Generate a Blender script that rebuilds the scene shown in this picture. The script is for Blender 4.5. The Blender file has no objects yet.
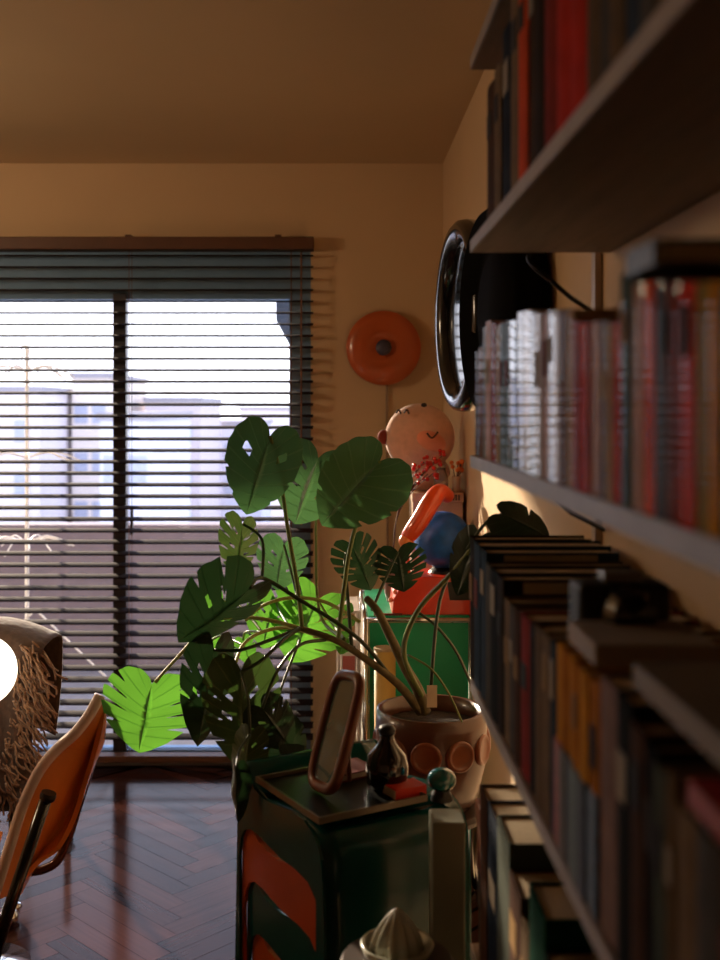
import bpy, bmesh, math, random
from mathutils import Vector, Matrix, noise, geometry
random.seed(7)
C = bpy.context.scene.collection
F = 1100.0
CZ = 1.40
def P(px, py, Y):
    return Vector(((px-335)*Y/F, Y, CZ-(py-408)*Y/F))
def srgb(r, g, b):
    f = lambda c: ((c/255+0.055)/1.055)**2.4 if c > 10 else c/255/12.92
    return (f(r), f(g), f(b), 1)

# ---------------------------------------------------------------- materials
MATS = {}
def mat(name, col, rough=.6, metal=0, var=.12, scale=12, coat=0, spec=.5, trans=0, emit=None, estr=0, bump=0, stretch=None, sheen=0):
    if name in MATS: return MATS[name]
    m = bpy.data.materials.new(name); m.use_nodes = True
    nt = m.node_tree; b = nt.nodes['Principled BSDF']
    tc = nt.nodes.new('ShaderNodeTexCoord'); mp = nt.nodes.new('ShaderNodeMapping')
    if stretch: mp.inputs['Scale'].default_value = stretch
    nz = nt.nodes.new('ShaderNodeTexNoise'); nz.inputs['Scale'].default_value = scale; nz.inputs['Detail'].default_value = 5
    nt.links.new(tc.outputs['Object'], mp.inputs['Vector']); nt.links.new(mp.outputs[0], nz.inputs['Vector'])
    rp = nt.nodes.new('ShaderNodeValToRGB')
    rp.color_ramp.elements[0].position = .3; rp.color_ramp.elements[1].position = .7
    rp.color_ramp.elements[0].color = (col[0]*(1-var), col[1]*(1-var), col[2]*(1-var), 1)
    rp.color_ramp.elements[1].color = (min(1, col[0]*(1+var)), min(1, col[1]*(1+var)), min(1, col[2]*(1+var)), 1)
    nt.links.new(nz.outputs['Fac'], rp.inputs['Fac']); nt.links.new(rp.outputs[0], b.inputs['Base Color'])
    b.inputs['Roughness'].default_value = rough; b.inputs['Metallic'].default_value = metal
    b.inputs['Coat Weight'].default_value = coat; b.inputs['Coat Roughness'].default_value = .08
    b.inputs['Specular IOR Level'].default_value = spec
    b.inputs['Transmission Weight'].default_value = trans
    b.inputs['Sheen Weight'].default_value = sheen
    if emit: b.inputs['Emission Color'].default_value = emit; b.inputs['Emission Strength'].default_value = estr
    if bump:
        bn = nt.nodes.new('ShaderNodeBump'); bn.inputs['Strength'].default_value = bump; bn.inputs['Distance'].default_value = .004
        nt.links.new(nz.outputs['Fac'], bn.inputs['Height']); nt.links.new(bn.outputs[0], b.inputs['Normal'])
    MATS[name] = m
    return m

def leaf_mat(name, dark, light, trans_col, tw):
    m = bpy.data.materials.new(name); m.use_nodes = True
    nt = m.node_tree; b = nt.nodes['Principled BSDF']; out = nt.nodes['Material Output']
    uv = nt.nodes.new('ShaderNodeUVMap'); uv.uv_map = 'UV'
    sp = nt.nodes.new('ShaderNodeSeparateXYZ'); nt.links.new(uv.outputs[0], sp.inputs[0])
    # side veins run along constant u, midrib at v = 0
    w = nt.nodes.new('ShaderNodeMath'); w.operation = 'MULTIPLY'; w.inputs[1].default_value = 9
    nt.links.new(sp.outputs['X'], w.inputs[0])
    fr = nt.nodes.new('ShaderNodeMath'); fr.operation = 'PINGPONG'; fr.inputs[1].default_value = .5
    nt.links.new(w.outputs[0], fr.inputs[0])
    r1 = nt.nodes.new('ShaderNodeMapRange'); r1.inputs['From Min'].default_value = 0; r1.inputs['From Max'].default_value = .09
    r1.inputs['To Min'].default_value = 1; r1.inputs['To Max'].default_value = 0
    nt.links.new(fr.outputs[0], r1.inputs['Value'])
    r2 = nt.nodes.new('ShaderNodeMapRange'); r2.inputs['From Min'].default_value = 0; r2.inputs['From Max'].default_value = .07
    r2.inputs['To Min'].default_value = 1; r2.inputs['To Max'].default_value = 0
    nt.links.new(sp.outputs['Y'], r2.inputs['Value'])
    mx = nt.nodes.new('ShaderNodeMath'); mx.operation = 'MAXIMUM'
    nt.links.new(r1.outputs[0], mx.inputs[0]); nt.links.new(r2.outputs[0], mx.inputs[1])
    nz = nt.nodes.new('ShaderNodeTexNoise'); nz.inputs['Scale'].default_value = 14
    tc = nt.nodes.new('ShaderNodeTexCoord'); nt.links.new(tc.outputs['Object'], nz.inputs['Vector'])
    cm = nt.nodes.new('ShaderNodeMixRGB'); cm.inputs[1].default_value = dark; cm.inputs[2].default_value = light
    nt.links.new(nz.outputs['Fac'], cm.inputs[0])
    vm = nt.nodes.new('ShaderNodeMixRGB'); vm.inputs[2].default_value = (light[0]*2.2, light[1]*1.9, light[2]*2, 1)
    k = nt.nodes.new('ShaderNodeMath'); k.operation = 'MULTIPLY'; k.inputs[1].default_value = .7
    nt.links.new(mx.outputs[0], k.inputs[0]); nt.links.new(k.outputs[0], vm.inputs[0]); nt.links.new(cm.outputs[0], vm.inputs[1])
    nt.links.new(vm.outputs[0], b.inputs['Base Color']); b.inputs['Roughness'].default_value = .38
    tl = nt.nodes.new('ShaderNodeBsdfTranslucent')
    tv = nt.nodes.new('ShaderNodeMixRGB'); tv.inputs[1].default_value = trans_col; tv.inputs[2].default_value = (trans_col[0]*.25, trans_col[1]*.4, trans_col[2]*.3, 1)
    nt.links.new(k.outputs[0], tv.inputs[0]); nt.links.new(tv.outputs[0], tl.inputs['Color'])
    ms = nt.nodes.new('ShaderNodeMixShader'); ms.inputs[0].default_value = tw
    nt.links.new(b.outputs[0], ms.inputs[1]); nt.links.new(tl.outputs[0], ms.inputs[2]); nt.links.new(ms.outputs[0], out.inputs['Surface'])
    bp = nt.nodes.new('ShaderNodeBump'); bp.inputs['Strength'].default_value = .25; bp.inputs['Distance'].default_value = .003
    nt.links.new(mx.outputs[0], bp.inputs['Height']); nt.links.new(bp.outputs[0], b.inputs['Normal'])
    return m

def floor_mat():
    m = bpy.data.materials.new('herringbone_wood'); m.use_nodes = True
    nt = m.node_tree; b = nt.nodes['Principled BSDF']
    at = nt.nodes.new('ShaderNodeAttribute'); at.attribute_name = 'tone'
    uv = nt.nodes.new('ShaderNodeUVMap'); uv.uv_map = 'UV'
    mp = nt.nodes.new('ShaderNodeMapping'); mp.inputs['Scale'].default_value = (3, 60, 1)
    nt.links.new(uv.outputs[0], mp.inputs[0])
    nz = nt.nodes.new('ShaderNodeTexNoise'); nz.inputs['Scale'].default_value = 1; nz.inputs['Detail'].default_value = 6
    nt.links.new(mp.outputs[0], nz.inputs['Vector'])
    rp = nt.nodes.new('ShaderNodeValToRGB')
    rp.color_ramp.elements[0].color = srgb(18, 12, 14); rp.color_ramp.elements[1].color = srgb(88, 52, 42)
    ad = nt.nodes.new('ShaderNodeMath'); ad.operation = 'ADD'
    nm = nt.nodes.new('ShaderNodeMath'); nm.operation = 'MULTIPLY_ADD'; nm.inputs[1].default_value = .5; nm.inputs[2].default_value = -.25
    nt.links.new(nz.outputs['Fac'], nm.inputs[0]); nt.links.new(nm.outputs[0], ad.inputs[0]); nt.links.new(at.outputs['Fac'], ad.inputs[1])
    nt.links.new(ad.outputs[0], rp.inputs[0]); nt.links.new(rp.outputs[0], b.inputs['Base Color'])
    b.inputs['Roughness'].default_value = .5; b.inputs['Specular IOR Level'].default_value = 0; b.inputs['Coat Weight'].default_value = .5; b.inputs['Coat Roughness'].default_value = .13
    bp = nt.nodes.new('ShaderNodeBump'); bp.inputs['Strength'].default_value = .15; bp.inputs['Distance'].default_value = .002
    nt.links.new(nz.outputs['Fac'], bp.inputs['Height']); nt.links.new(bp.outputs[0], b.inputs['Normal'])
    return m

# ---------------------------------------------------------------- mesh helpers
def obj(name, bm, m, parent=None, smooth=False, kind=None, bevel=0, label=None):
    me = bpy.data.meshes.new(name)
    bmesh.ops.recalc_face_normals(bm, faces=bm.faces)
    if smooth:
        for f in bm.faces: f.smooth = True
    bm.to_mesh(me); bm.free()
    me.materials.append(m)
    o = bpy.data.objects.new(name, me); C.objects.link(o)
    if parent: o.parent = parent
    if kind: o['kind'] = kind
    if label: o['label'] = label
    if bevel:
        b = o.modifiers.new('b', 'BEVEL'); b.width = bevel; b.segments = 2; b.limit_method = 'ANGLE'
    return o
def tag(o, label, cat, group=None, kind=None):
    o['label'] = label; o['category'] = cat
    if group: o['group'] = group
    if kind: o['kind'] = kind
    return o
def empty(name, loc=(0, 0, 0)):
    o = bpy.data.objects.new(name, None); C.objects.link(o); o.location = loc; o.empty_display_size = .05
    return o
def settle(root, pt):
    # move an empty to the thing's base while its parts stay put
    root.location = pt
    for ch in root.children: ch.matrix_parent_inverse = Matrix.Translation(-Vector(pt))
def BM(): return bmesh.new()
def box(bm, x0, x1, y0, y1, z0, z1, M=None):
    v = [bm.verts.new((x, y, z)) for x in (x0, x1) for y in (y0, y1) for z in (z0, z1)]
    for f in ((0,1,3,2),(4,6,7,5),(0,4,5,1),(2,3,7,6),(0,2,6,4),(1,5,7,3)): bm.faces.new([v[i] for i in f])
    if M:
        for q in v: q.co = M @ q.co
    return bm
def tube(bm, pts, r, seg=8, cap=True):
    pts = [Vector(p) for p in pts]; rings = []
    rr = r if isinstance(r, (list, tuple)) else [r]*len(pts)
    up = Vector((0, 0, 1)); prev = None
    for i, p in enumerate(pts):
        t = (pts[min(i+1, len(pts)-1)]-pts[max(i-1, 0)]).normalized()
        if prev is None:
            a = t.cross(up) if abs(t.z) < .9 else t.cross(Vector((1, 0, 0)))
        else:
            a = prev - t*prev.dot(t)
        a.normalize(); prev = a; b = t.cross(a)
        rings.append([bm.verts.new(p+(a*math.cos(k*2*math.pi/seg)+b*math.sin(k*2*math.pi/seg))*rr[i]) for k in range(seg)])
    for i in range(len(rings)-1):
        for k in range(seg):
            bm.faces.new((rings[i][k], rings[i][(k+1) % seg], rings[i+1][(k+1) % seg], rings[i+1][k]))
    if cap: bm.faces.new(rings[0][::-1]); bm.faces.new(rings[-1])
    return bm
def spline(pts, n=8):
    pts = [Vector(p) for p in pts]; out = []
    for i in range(len(pts)-1):
        p0 = pts[max(i-1, 0)]; p1 = pts[i]; p2 = pts[i+1]; p3 = pts[min(i+2, len(pts)-1)]
        for k in range(n):
            t = k/n
            out.append(.5*((2*p1)+(p2-p0)*t+(2*p0-5*p1+4*p2-p3)*t*t+(-p0+3*p1-3*p2+p3)*t**3))
    out.append(pts[-1]); return out
def lathe(bm, prof, c, seg=32, M=None):
    rings = []
    for r, z in prof:
        if r < 1e-6:
            rings.append([bm.verts.new(Vector(c)+Vector((0, 0, z)))])
        else:
            rings.append([bm.verts.new(Vector(c)+Vector((r*math.cos(k*2*math.pi/seg), r*math.sin(k*2*math.pi/seg), z))) for k in range(seg)])
    for a, b in zip(rings, rings[1:]):
        if len(a) == 1 and len(b) == 1: continue
        for k in range(seg):
            k2 = (k+1) % seg
            if len(a) == 1: bm.faces.new((a[0], b[k2], b[k]))
            elif len(b) == 1: bm.faces.new((a[k], a[k2], b[0]))
            else: bm.faces.new((a[k], a[k2], b[k2], b[k]))
    if M:
        for ring in rings:
            for v in ring: v.co = M @ v.co
    return bm
def ball(bm, c, r, sx=1, sy=1, sz=1, u=24, v=14, M=None):
    res = bmesh.ops.create_uvsphere(bm, u_segments=u, v_segments=v, radius=r)
    for q in res['verts']:
        q.co = Vector((q.co.x*sx, q.co.y*sy, q.co.z*sz))
        if M: q.co = M @ q.co
        q.co += Vector(c)
    return bm
def aim(c, d):
    # matrix putting local z along d at c
    d = Vector(d).normalized()
    return Matrix.Translation(Vector(c)) @ d.to_track_quat('Z', 'Y').to_matrix().to_4x4()
def prism(bm, loop, off):
    a = [bm.verts.new(Vector(p)) for p in loop]; b = [bm.verts.new(Vector(p)+Vector(off)) for p in loop]
    n = len(loop)
    for i in range(n): bm.faces.new((a[i], b[i], b[(i+1) % n], a[(i+1) % n]))
    for t in geometry.tessellate_polygon([[Vector(p) for p in loop]]):
        bm.faces.new([a[i] for i in t]); bm.faces.new([b[i] for i in reversed(t)])
    return bm
def sheet(bm, rows, thick):
    # rows: list of equal-length lists of points; closed slab of given thickness
    R = len(rows); N = len(rows[0]); rows = [[Vector(p) for p in r] for r in rows]
    nor = [[None]*N for _ in range(R)]
    for i in range(R):
        for j in range(N):
            du = rows[min(i+1, R-1)][j]-rows[max(i-1, 0)][j]; dv = rows[i][min(j+1, N-1)]-rows[i][max(j-1, 0)]
            n = du.cross(dv); n = n.normalized() if n.length > 1e-9 else Vector((0, 0, 1)); nor[i][j] = n
    A = [[bm.verts.new(rows[i][j]+nor[i][j]*thick/2) for j in range(N)] for i in range(R)]
    B = [[bm.verts.new(rows[i][j]-nor[i][j]*thick/2) for j in range(N)] for i in range(R)]
    for i in range(R-1):
        for j in range(N-1):
            bm.faces.new((A[i][j], A[i+1][j], A[i+1][j+1], A[i][j+1])); bm.faces.new((B[i][j], B[i][j+1], B[i+1][j+1], B[i+1][j]))
    for i in range(R-1):
        bm.faces.new((A[i][0], B[i][0], B[i+1][0], A[i+1][0])); bm.faces.new((A[i][-1], A[i+1][-1], B[i+1][-1], B[i][-1]))
    for j in range(N-1):
        bm.faces.new((A[0][j], A[0][j+1], B[0][j+1], B[0][j])); bm.faces.new((A[-1][j], B[-1][j], B[-1][j+1], A[-1][j+1]))
    return bm

# ---------------------------------------------------------------- palette
wallm = mat('cream_wall', srgb(216, 184, 144), .85, var=.03, scale=3, bump=.05)
ceilm = mat('ceiling_paint', srgb(204, 176, 138), .9, var=.03, scale=2)
slatm = mat('dark_brown_slat', srgb(40, 28, 30), .75, spec=.12, var=.15, scale=20, stretch=(.2, 3, 3))
railm = mat('brown_rail', srgb(96, 62, 44), .5, var=.1)
framem = mat('grey_brown_aluminium', srgb(74, 70, 74), .45, metal=.3, var=.05)
shutm = mat('slate_panel', srgb(124, 156, 188), .6, var=.06)
shelfm = mat('grey_brown_board', srgb(120, 92, 70), .55, var=.25, scale=9, stretch=(6, .6, 6))
blackm = mat('black_metal', srgb(22, 20, 20), .4, var=.2)
chrome = mat('chrome', srgb(220, 220, 222), .12, metal=1, var=.03)

# ================================================================ SETTING
XW = .424; YB = 4.32; XL = -3.4; YF = -2.4; ZC = 2.36
def struct(name, bm, m): return obj(name, bm, m, kind='structure')
def build_floor():
    bm = BM(); uvl = bm.loops.layers.uv.new('UV'); tone = bm.verts.layers.float.new('tone')
    w = .068; n = 6; ang = math.radians(45); ca, sa = math.cos(ang), math.sin(ang)
    rng = random.Random(3)
    def plank(a, b, la, lb, horiz):
        ca_, cb_ = (a+la/2)*w, (b+lb/2)*w
        x = ca_*ca-cb_*sa; y = ca_*sa+cb_*ca
        x += -.42
        if not (XL-.1 < x < XW+.2 and -.4 < y+1.0 < YB+.3): return
        g = .0006; t = rng.uniform(.2, .8)
        pts = [(a*w+g, b*w+g), ((a+la)*w-g, b*w+g), ((a+la)*w-g, (b+lb)*w-g), (a*w+g, (b+lb)*w-g)]
        vs = []
        for (u, v) in pts:
            X = u*ca-v*sa-.42; Yq = u*sa+v*ca+1.0
            X = min(max(X, XL), XW); Yq = min(max(Yq, -.4), YB)
            q = bm.verts.new((X, Yq, 0)); q[tone] = t; vs.append(q)
        if len({(round(q.co.x, 4), round(q.co.y, 4)) for q in vs}) < 4:
            for q in vs: bm.verts.remove(q)
            return
        f = bm.faces.new(vs); o = rng.uniform(0, 9)
        L = n*w
        uu = [(0, 0), (L, 0), (L, w), (0, w)] if horiz else [(0, 0), (0, w), (L, w), (L, 0)]
        for l, (p, q) in zip(f.loops, uu): l[uvl].uv = (p+o, q+o*1.7)
    R = range(-110, 111)
    for y in R:
        for mm in range(-12, 13):
            x = y+2*n*mm
            plank(x, y, n, 1, True)
            plank(y, y-2*n+1+2*n*mm, 1, n, False)
    o = obj('floor', bm, floor_mat(), kind='structure')
    sb = BM(); box(sb, XL, XW, YF, YB, -.06, -.0015); s = obj('subfloor', sb, mat('dark_gap', srgb(14, 10, 8), 1, spec=0), o)
    for p in o.data.polygons: pass
build_floor()
bm = BM(); box(bm, XL-.1, XW+.1, YF-.1, YB+.1, ZC, ZC+.1); struct('ceiling', bm, ceilm)
bm = BM(); box(bm, XW, XW+.1, YF, YB+.12, -.06, ZC); struct('wall_right', bm, wallm)
bm = BM(); box(bm, XL-.1, XL, YF, YB+.12, -.06, ZC); struct('wall_left', bm, wallm)
bm = BM(); box(bm, XL, XW, YF-.1, YF, -.06, ZC); struct('wall_behind', bm, wallm)
WX0, WX1, WZ1 = -2.45, -.095, 2.03
bm = BM(); box(bm, WX1, XW, YB, YB+.12, -.06, ZC); box(bm, XL, WX0, YB, YB+.12, -.06, ZC); box(bm, WX0, WX1, YB, YB+.12, WZ1, ZC)
struct('wall_back', bm, wallm)
# window frame: structure with its parts
bm = BM()
y0, y1 = YB+.02, YB+.09
box(bm, WX0, WX1, y0, y1, 1.83, WZ1)                 # dark transom above the panes
box(bm, WX1-.085, WX1, y0, y1, 0, 1.83); box(bm, WX0, WX0+.08, y0, y1, 0, 1.83)
box(bm, WX0, WX1, y0, y1, 0, .05)
wf = struct('window_1', bm, shutm)
bm = BM(); box(bm, -.872, -.822, y0-.018, y0+.03, .05, 1.85); obj('window_mullion', bm, framem, wf)
bm = BM(); box(bm, -.808, -.798, y0-.002, y0+.02, .9, 1.0); obj('window_latch', bm, blackm, wf)
gm = bpy.data.materials.new('window_glass'); gm.use_nodes = True
_n = gm.node_tree; _b = _n.nodes['Principled BSDF']
_t = _n.nodes.new('ShaderNodeBsdfTransparent'); _g = _n.nodes.new('ShaderNodeBsdfGlossy'); _g.inputs['Roughness'].default_value = .02
_mx = _n.nodes.new('ShaderNodeMixShader'); _fr = _n.nodes.new('ShaderNodeFresnel'); _fr.inputs['IOR'].default_value = 1.45
_n.links.new(_fr.outputs[0], _mx.inputs[0]); _n.links.new(_t.outputs[0], _mx.inputs[1]); _n.links.new(_g.outputs[0], _mx.inputs[2])
_n.links.new(_mx.outputs[0], _n.nodes['Material Output'].inputs['Surface'])
for a, b in ((WX0+.08, -.872), (-.822, WX1-.085)):
    bm = BM(); box(bm, a, b, y0+.03, y0+.035, .05, 1.83); obj('window_pane', bm, gm, wf)
bm = BM(); box(bm, WX0, WX1, YB-.015, YB+.02, 0, .012); struct('trim_1', bm, mat('grey_sill', srgb(120, 110, 105), .5))

# ---------------------------------------------------------------- blind
bl = empty('venetian_blind')
BY = YB-.045
bm = BM(); box(bm, -2.6, -.082, YB-.085, YB-.005, 2.012, 2.06); obj('headrail', bm, railm, bl, bevel=.003)
tilt = math.radians(11)
zz = 1.992; pitch = .0445; first = None
while zz > .1:
    if first is None:
        bm = BM()
        N = 6; rows = []
        for k in range(N+1):
            u = (k/N-.5); c = .0022*(1-4*u*u)
            rows.append([(-2.59, u*.05, c), (-.085, u*.05, c)])
        sheet(bm, rows, .0028)
        s = obj('slat', bm, slatm, bl); first = s
    else:
        s = first.copy(); C.objects.link(s)
    s.location = (0, BY, zz); s.rotation_euler = (tilt, 0, 0); s.parent = bl
    zz -= pitch
bm = BM(); box(bm, -2.59, -.085, BY-.028, BY+.028, .03, .055); obj('bottom_rail', bm, railm, bl, bevel=.003)
cordm = mat('brown_cord', srgb(120, 86, 70), .8)
for cx in (-2.4, -1.55, -.795, -.17):
    bm = BM()
    for dy in (-.029, .029): tube(bm, [(cx, BY+dy, 2.01), (cx, BY+dy, .05)], .0013, 5)
    obj('ladder_cord', bm, cordm, bl)
bm = BM(); tube(bm, [(-.13, BY-.045, 2.0), (-.13, BY-.045, .95)], .004, 6); obj('tilt_wand', bm, cordm, bl)
for cx in (-.80, -.22):
    bm = BM(); box(bm, cx-.012, cx+.012, YB-.07, YB-.002, 2.06, 2.07); obj('bracket', bm, railm, bl)
tag(bl, 'wide dark brown venetian blind hanging in front of the balcony window', 'blind')
settle(bl, (-1.3, YB-.045, 2.06))

# ================================================================ OUTSIDE
bm = BM(); box(bm, -6, 3, YB+.13, 6.35, -.25, -.08); struct('balcony_floor', bm, mat('balcony_concrete', srgb(130, 124, 120), .8))
bm = BM(); box(bm, -6, 3, 6.2, 6.33, -.2, .741); struct('balcony_wall', bm, mat('balcony_plaster', srgb(132, 118, 120), .85, var=.05))
bm = BM(); box(bm, -5, 2.5, YB+.13, 5.2, 2.35, 2.5); struct('balcony_soffit', bm, mat('soffit', srgb(150, 145, 140), .8))
bm = BM(); box(bm, -80, 80, 9, 200, -9.2, -9); struct('ground', bm, mat('town_ground', srgb(150, 148, 150), .9))
bcols = [(214, 205, 205), (196, 196, 210), (224, 212, 200), (200, 188, 190), (210, 210, 222)]
bl_lab = [('pale pink', 0), ('grey lavender', 1), ('cream', 2), ('dusty rose', 3), ('light blue grey', 4)]
specs = [(-70, 40, 392, 45, 0), (35, 75, 405, 62, 1), (72, 108, 378, 49.5, 2), (100, 150, 420, 36, 4), (145, 200, 402, 55, 3), (196, 262, 425, 66, 1), (240, 330, 410, 80, 0), (-200, -74, 380, 50, 4)]
winm = mat('far_window', srgb(168, 172, 188), .3)
for i, (a, b, top, Y, k) in enumerate(specs):
    p0 = P(a, top, Y); p1 = P(b, top, Y)
    r = empty('apartment_building')
    bm = BM(); box(bm, p0.x, p1.x, Y, Y+10, -9, p0.z); obj('wall', bm, mat('plaster_%d' % k, srgb(*bcols[k]), .8), r)
    bm = BM(); box(bm, p0.x-.1, p1.x+.1, Y-.1, Y+10.1, p0.z, p0.z+.25); obj('roof_edge', bm, mat('roof_trim', srgb(150, 145, 150), .7), r)
    nx = max(2, int((p1.x-p0.x)/1.2))
    bm = BM()
    z = p0.z-1.6
    while z > -6:
        for j in range(nx):
            cx = p0.x+(j+.5)*(p1.x-p0.x)/nx
            box(bm, cx-.3, cx+.3, Y-.03, Y+.02, z-.45, z+.45)
        z -= 2.2
    w = obj('windows', bm, winm, r); w['kind'] = 'stuff'
    tag(r, '%s apartment block seen through the blind, %s along the skyline' % (bl_lab[k][0], ['second', 'third', 'fourth', 'fifth', 'sixth', 'seventh', 'last', 'first'][i]), 'building', 'apartment blocks beyond the balcony')
    settle(r, ((p0.x+p1.x)/2, Y, -9))
# dark corner of a neighbouring awning
bm = BM()
loop = [P(270, 296, 5.0), P(310, 296, 5.0), P(310, 356, 5.0), P(290, 346, 5.0), P(276, 320, 5.0)]
loop[0].z = 2.352; loop[1].z = 2.352; loop[0].x = loop[4].x
prism(bm, loop, (0, .15, 0)); tag(obj('awning', bm, mat('navy_canvas', srgb(52, 70, 100), .7)), 'dark blue corner of an awning outside the top of the window', 'awning')
# laundry / drying stand on the balcony
st = empty('drying_stand')
stm = mat('white_paint_metal', srgb(225, 215, 205), .4)
SY = 4.75
bm = BM(); b0 = P(27, 348, SY); tube(bm, [(b0.x, SY, -.08), (b0.x, SY, b0.z)], .009, 10); obj('pole', bm, stm, st)
bm = BM(); c = P(25, 352, SY)
tube(bm, [c+Vector((.017*math.cos(a*math.pi/8), 0, .03*math.sin(a*math.pi/8))) for a in range(17)], .003, 6); obj('hook', bm, stm, st)
for py, n_, L in ((372, 9, .2), (458, 8, .24), (543, 12, .2)):
    for k in range(n_):
        a = k*2*math.pi/n_+.3; c = P(27, py, SY)
        bm = BM(); tube(bm, spline([c, c+Vector((math.cos(a)*L*.5, math.sin(a)*L*.45, .025)), c+Vector((math.cos(a)*L, math.sin(a)*L*.9, -.02+.015*math.sin(k*3)))], 5), .0035, 5); obj('arm', bm, stm, st)
for q in ((105, 676), (-40, 676)):
    bm = BM(); tube(bm, [P(36, 610, SY), P(q[0], q[1], SY-.02), P(q[0]+(60 if q[0] > 0 else -30), q[1]+60, SY-.04)], .0045, 6); obj('brace', bm, stm, st)
tag(st, 'white drying stand with radial arms on the balcony behind the blind', 'drying stand'); settle(st, (b0.x, SY, -.08))

# ================================================================ WALL LAMP
lp = empty('wall_lamp'); c = P(383.5, 348, YB-.03)
Mx = aim(c, (-.02, -1, .0))
om = mat('orange_enamel', srgb(196, 92, 44), .3, coat=.5, var=.05)
R = .146
bm = BM(); lathe(bm, [(0, -.004), (R*.9, -.004), (R, .004), (R*.98, .012), (R*.8, .02), (R*.5, .03), (R*.3, .024), (R*.24, .02), (0, .02)], (0, 0, 0), 48, Mx); obj('lamp_shade', bm, om, lp, smooth=True)
bm = BM(); lathe(bm, [(0, .018), (.031, .018), (.031, .042), (.022, .05), (0, .052)], (0, 0, 0), 24, Mx); obj('knob', bm, mat('slate_blue_knob', srgb(72, 66, 84), .5), lp, smooth=True, label='dark slate centre knob')
cc = P(387, 384, YB-.01)
bm = BM(); tube(bm, spline([(cc.x, YB-.012, cc.z), (cc.x, YB-.01, cc.z-.3), (cc.x+.006, YB-.012, .5)], 4), .0045, 8); obj('cord', bm, mat('grey_cord', srgb(150, 122, 100), .6), lp)
tag(lp, 'round orange wall lamp with a dark centre knob beside the blind', 'lamp'); settle(lp, (c.x, YB, c.z))

# ================================================================ ROUND MIRROR + BLACK HAT-LIKE DISC
mr = empty('round_mirror')
c = P(463, 316, 2.74); nrm = Vector((-.995, -.10, .0)).normalized()
Mx = aim(c, nrm)
glossb = mat('gloss_black_plastic', srgb(16, 16, 18), .18, var=.1, coat=.5)
R = .235
bm = BM(); seg = 64; rings = []
prof = [(R-.05, .0), (R-.045, .014), (R-.03, .026), (R-.012, .028), (R, .018), (R+.004, 0), (R+.002, -.02), (R-.01, -.035), (R-.05, -.035)]
lathe(bm, prof+[prof[0]], (0, 0, 0), seg, Mx); obj('frame', bm, glossb, mr, smooth=True)
bm = BM(); lathe(bm, [(0, 0.002), (R-.048, .002), (R-.048, -.02), (0, -.02)], (0, 0, 0), 48, Mx); obj('mirror_glass', bm, mat('mirror_glass', srgb(34, 30, 28), .08, metal=1, var=0), mr)
bm = BM(); tube(bm, [c-nrm*.02, Vector((XW-.0, c.y+.02, c.z))], .018, 12); obj('wall_arm', bm, blackm, mr)
tag(mr, 'round mirror in a glossy black frame standing off the wall', 'mirror'); settle(mr, (XW, c.y, c.z))
dk = empty('wall_disc')
c = P(494, 312, 2.34); c.x = .362
R = .222
Mx = aim((c.x, c.y, c.z), (-1, -.12, 0))
bm = BM(); lathe(bm, [(0, .03), (R*.55, .03), (R*.6, .016), (R*.82, .02), (R*.95, .05), (R, .035), (R*1.02, -.005), (R*.96, -.03), (0, -.03)], (0, 0, 0), 48, Mx); obj('body', bm, mat('matt_black', srgb(16, 14, 14), .9, spec=.05), dk, smooth=True)
bm = BM(); tube(bm, [(c.x+.028, c.y, c.z), (XW, c.y, c.z)], .02, 12); obj('wall_peg', bm, blackm, dk)
tag(dk, 'thick matt black disc on the wall between the mirror and the shelves', 'wall decoration'); settle(dk, (XW, c.y, c.z))

# ================================================================ BOOKSHELF
XF = .207; YE = 1.685; YN = .12
levels = {'top': 1.936, 'upper': 1.656, 'middle': 1.328, 'lower': .986, 'bottom': .58}
ranks = {'top': 'topmost', 'upper': 'second', 'middle': 'third', 'lower': 'fourth', 'bottom': 'lowest'}
edgem = mat('pale_board_edge', srgb(150, 140, 140), .5, var=.1, scale=20)
rackrails = []
for nme, z in levels.items():
    if nme in ('lower', 'bottom'):
        pass
    r = empty('shelf_board')
    T = .018
    bm = BM(); box(bm, XF+.003, XW-.003, YN, YE, z-T, z); obj('board', bm, shelfm, r)
    bm = BM(); box(bm, XF, XF+.003, YN, YE+.0, z-T, z); obj('edge_strip', bm, edgem, r, label='pale front edge strip')
    for y in (.16, 1.678):
        bm = BM(); tube(bm, spline([(.298, y, z-T-.003), (.300, y, z-T-.018), (.36, y, z-T-.07)], 4)+[Vector((XW-.004, y+.04 if y > 1 else y-.02, z-T-.10))], .0038, 6); obj('strut', bm, blackm, r)
    tag(r, '%s grey-brown board of the wall bookshelf, counted from the ceiling' % ranks[nme], 'shelf', 'boards of the wall bookshelf')
    settle(r, (XW, YE, z))
for y in (.45, 1.755):
    bm = BM(); box(bm, XW-.012, XW-.001, y-.012, y+.012, .4, 2.1)
    tag(obj('shelf_upright', bm, mat('cream_rail', srgb(190, 170, 150), .5)), 'pale metal wall upright %s the bookshelf boards' % ('just beyond the window end of' if y > 1 else 'at the near part of'), 'upright')

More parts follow.
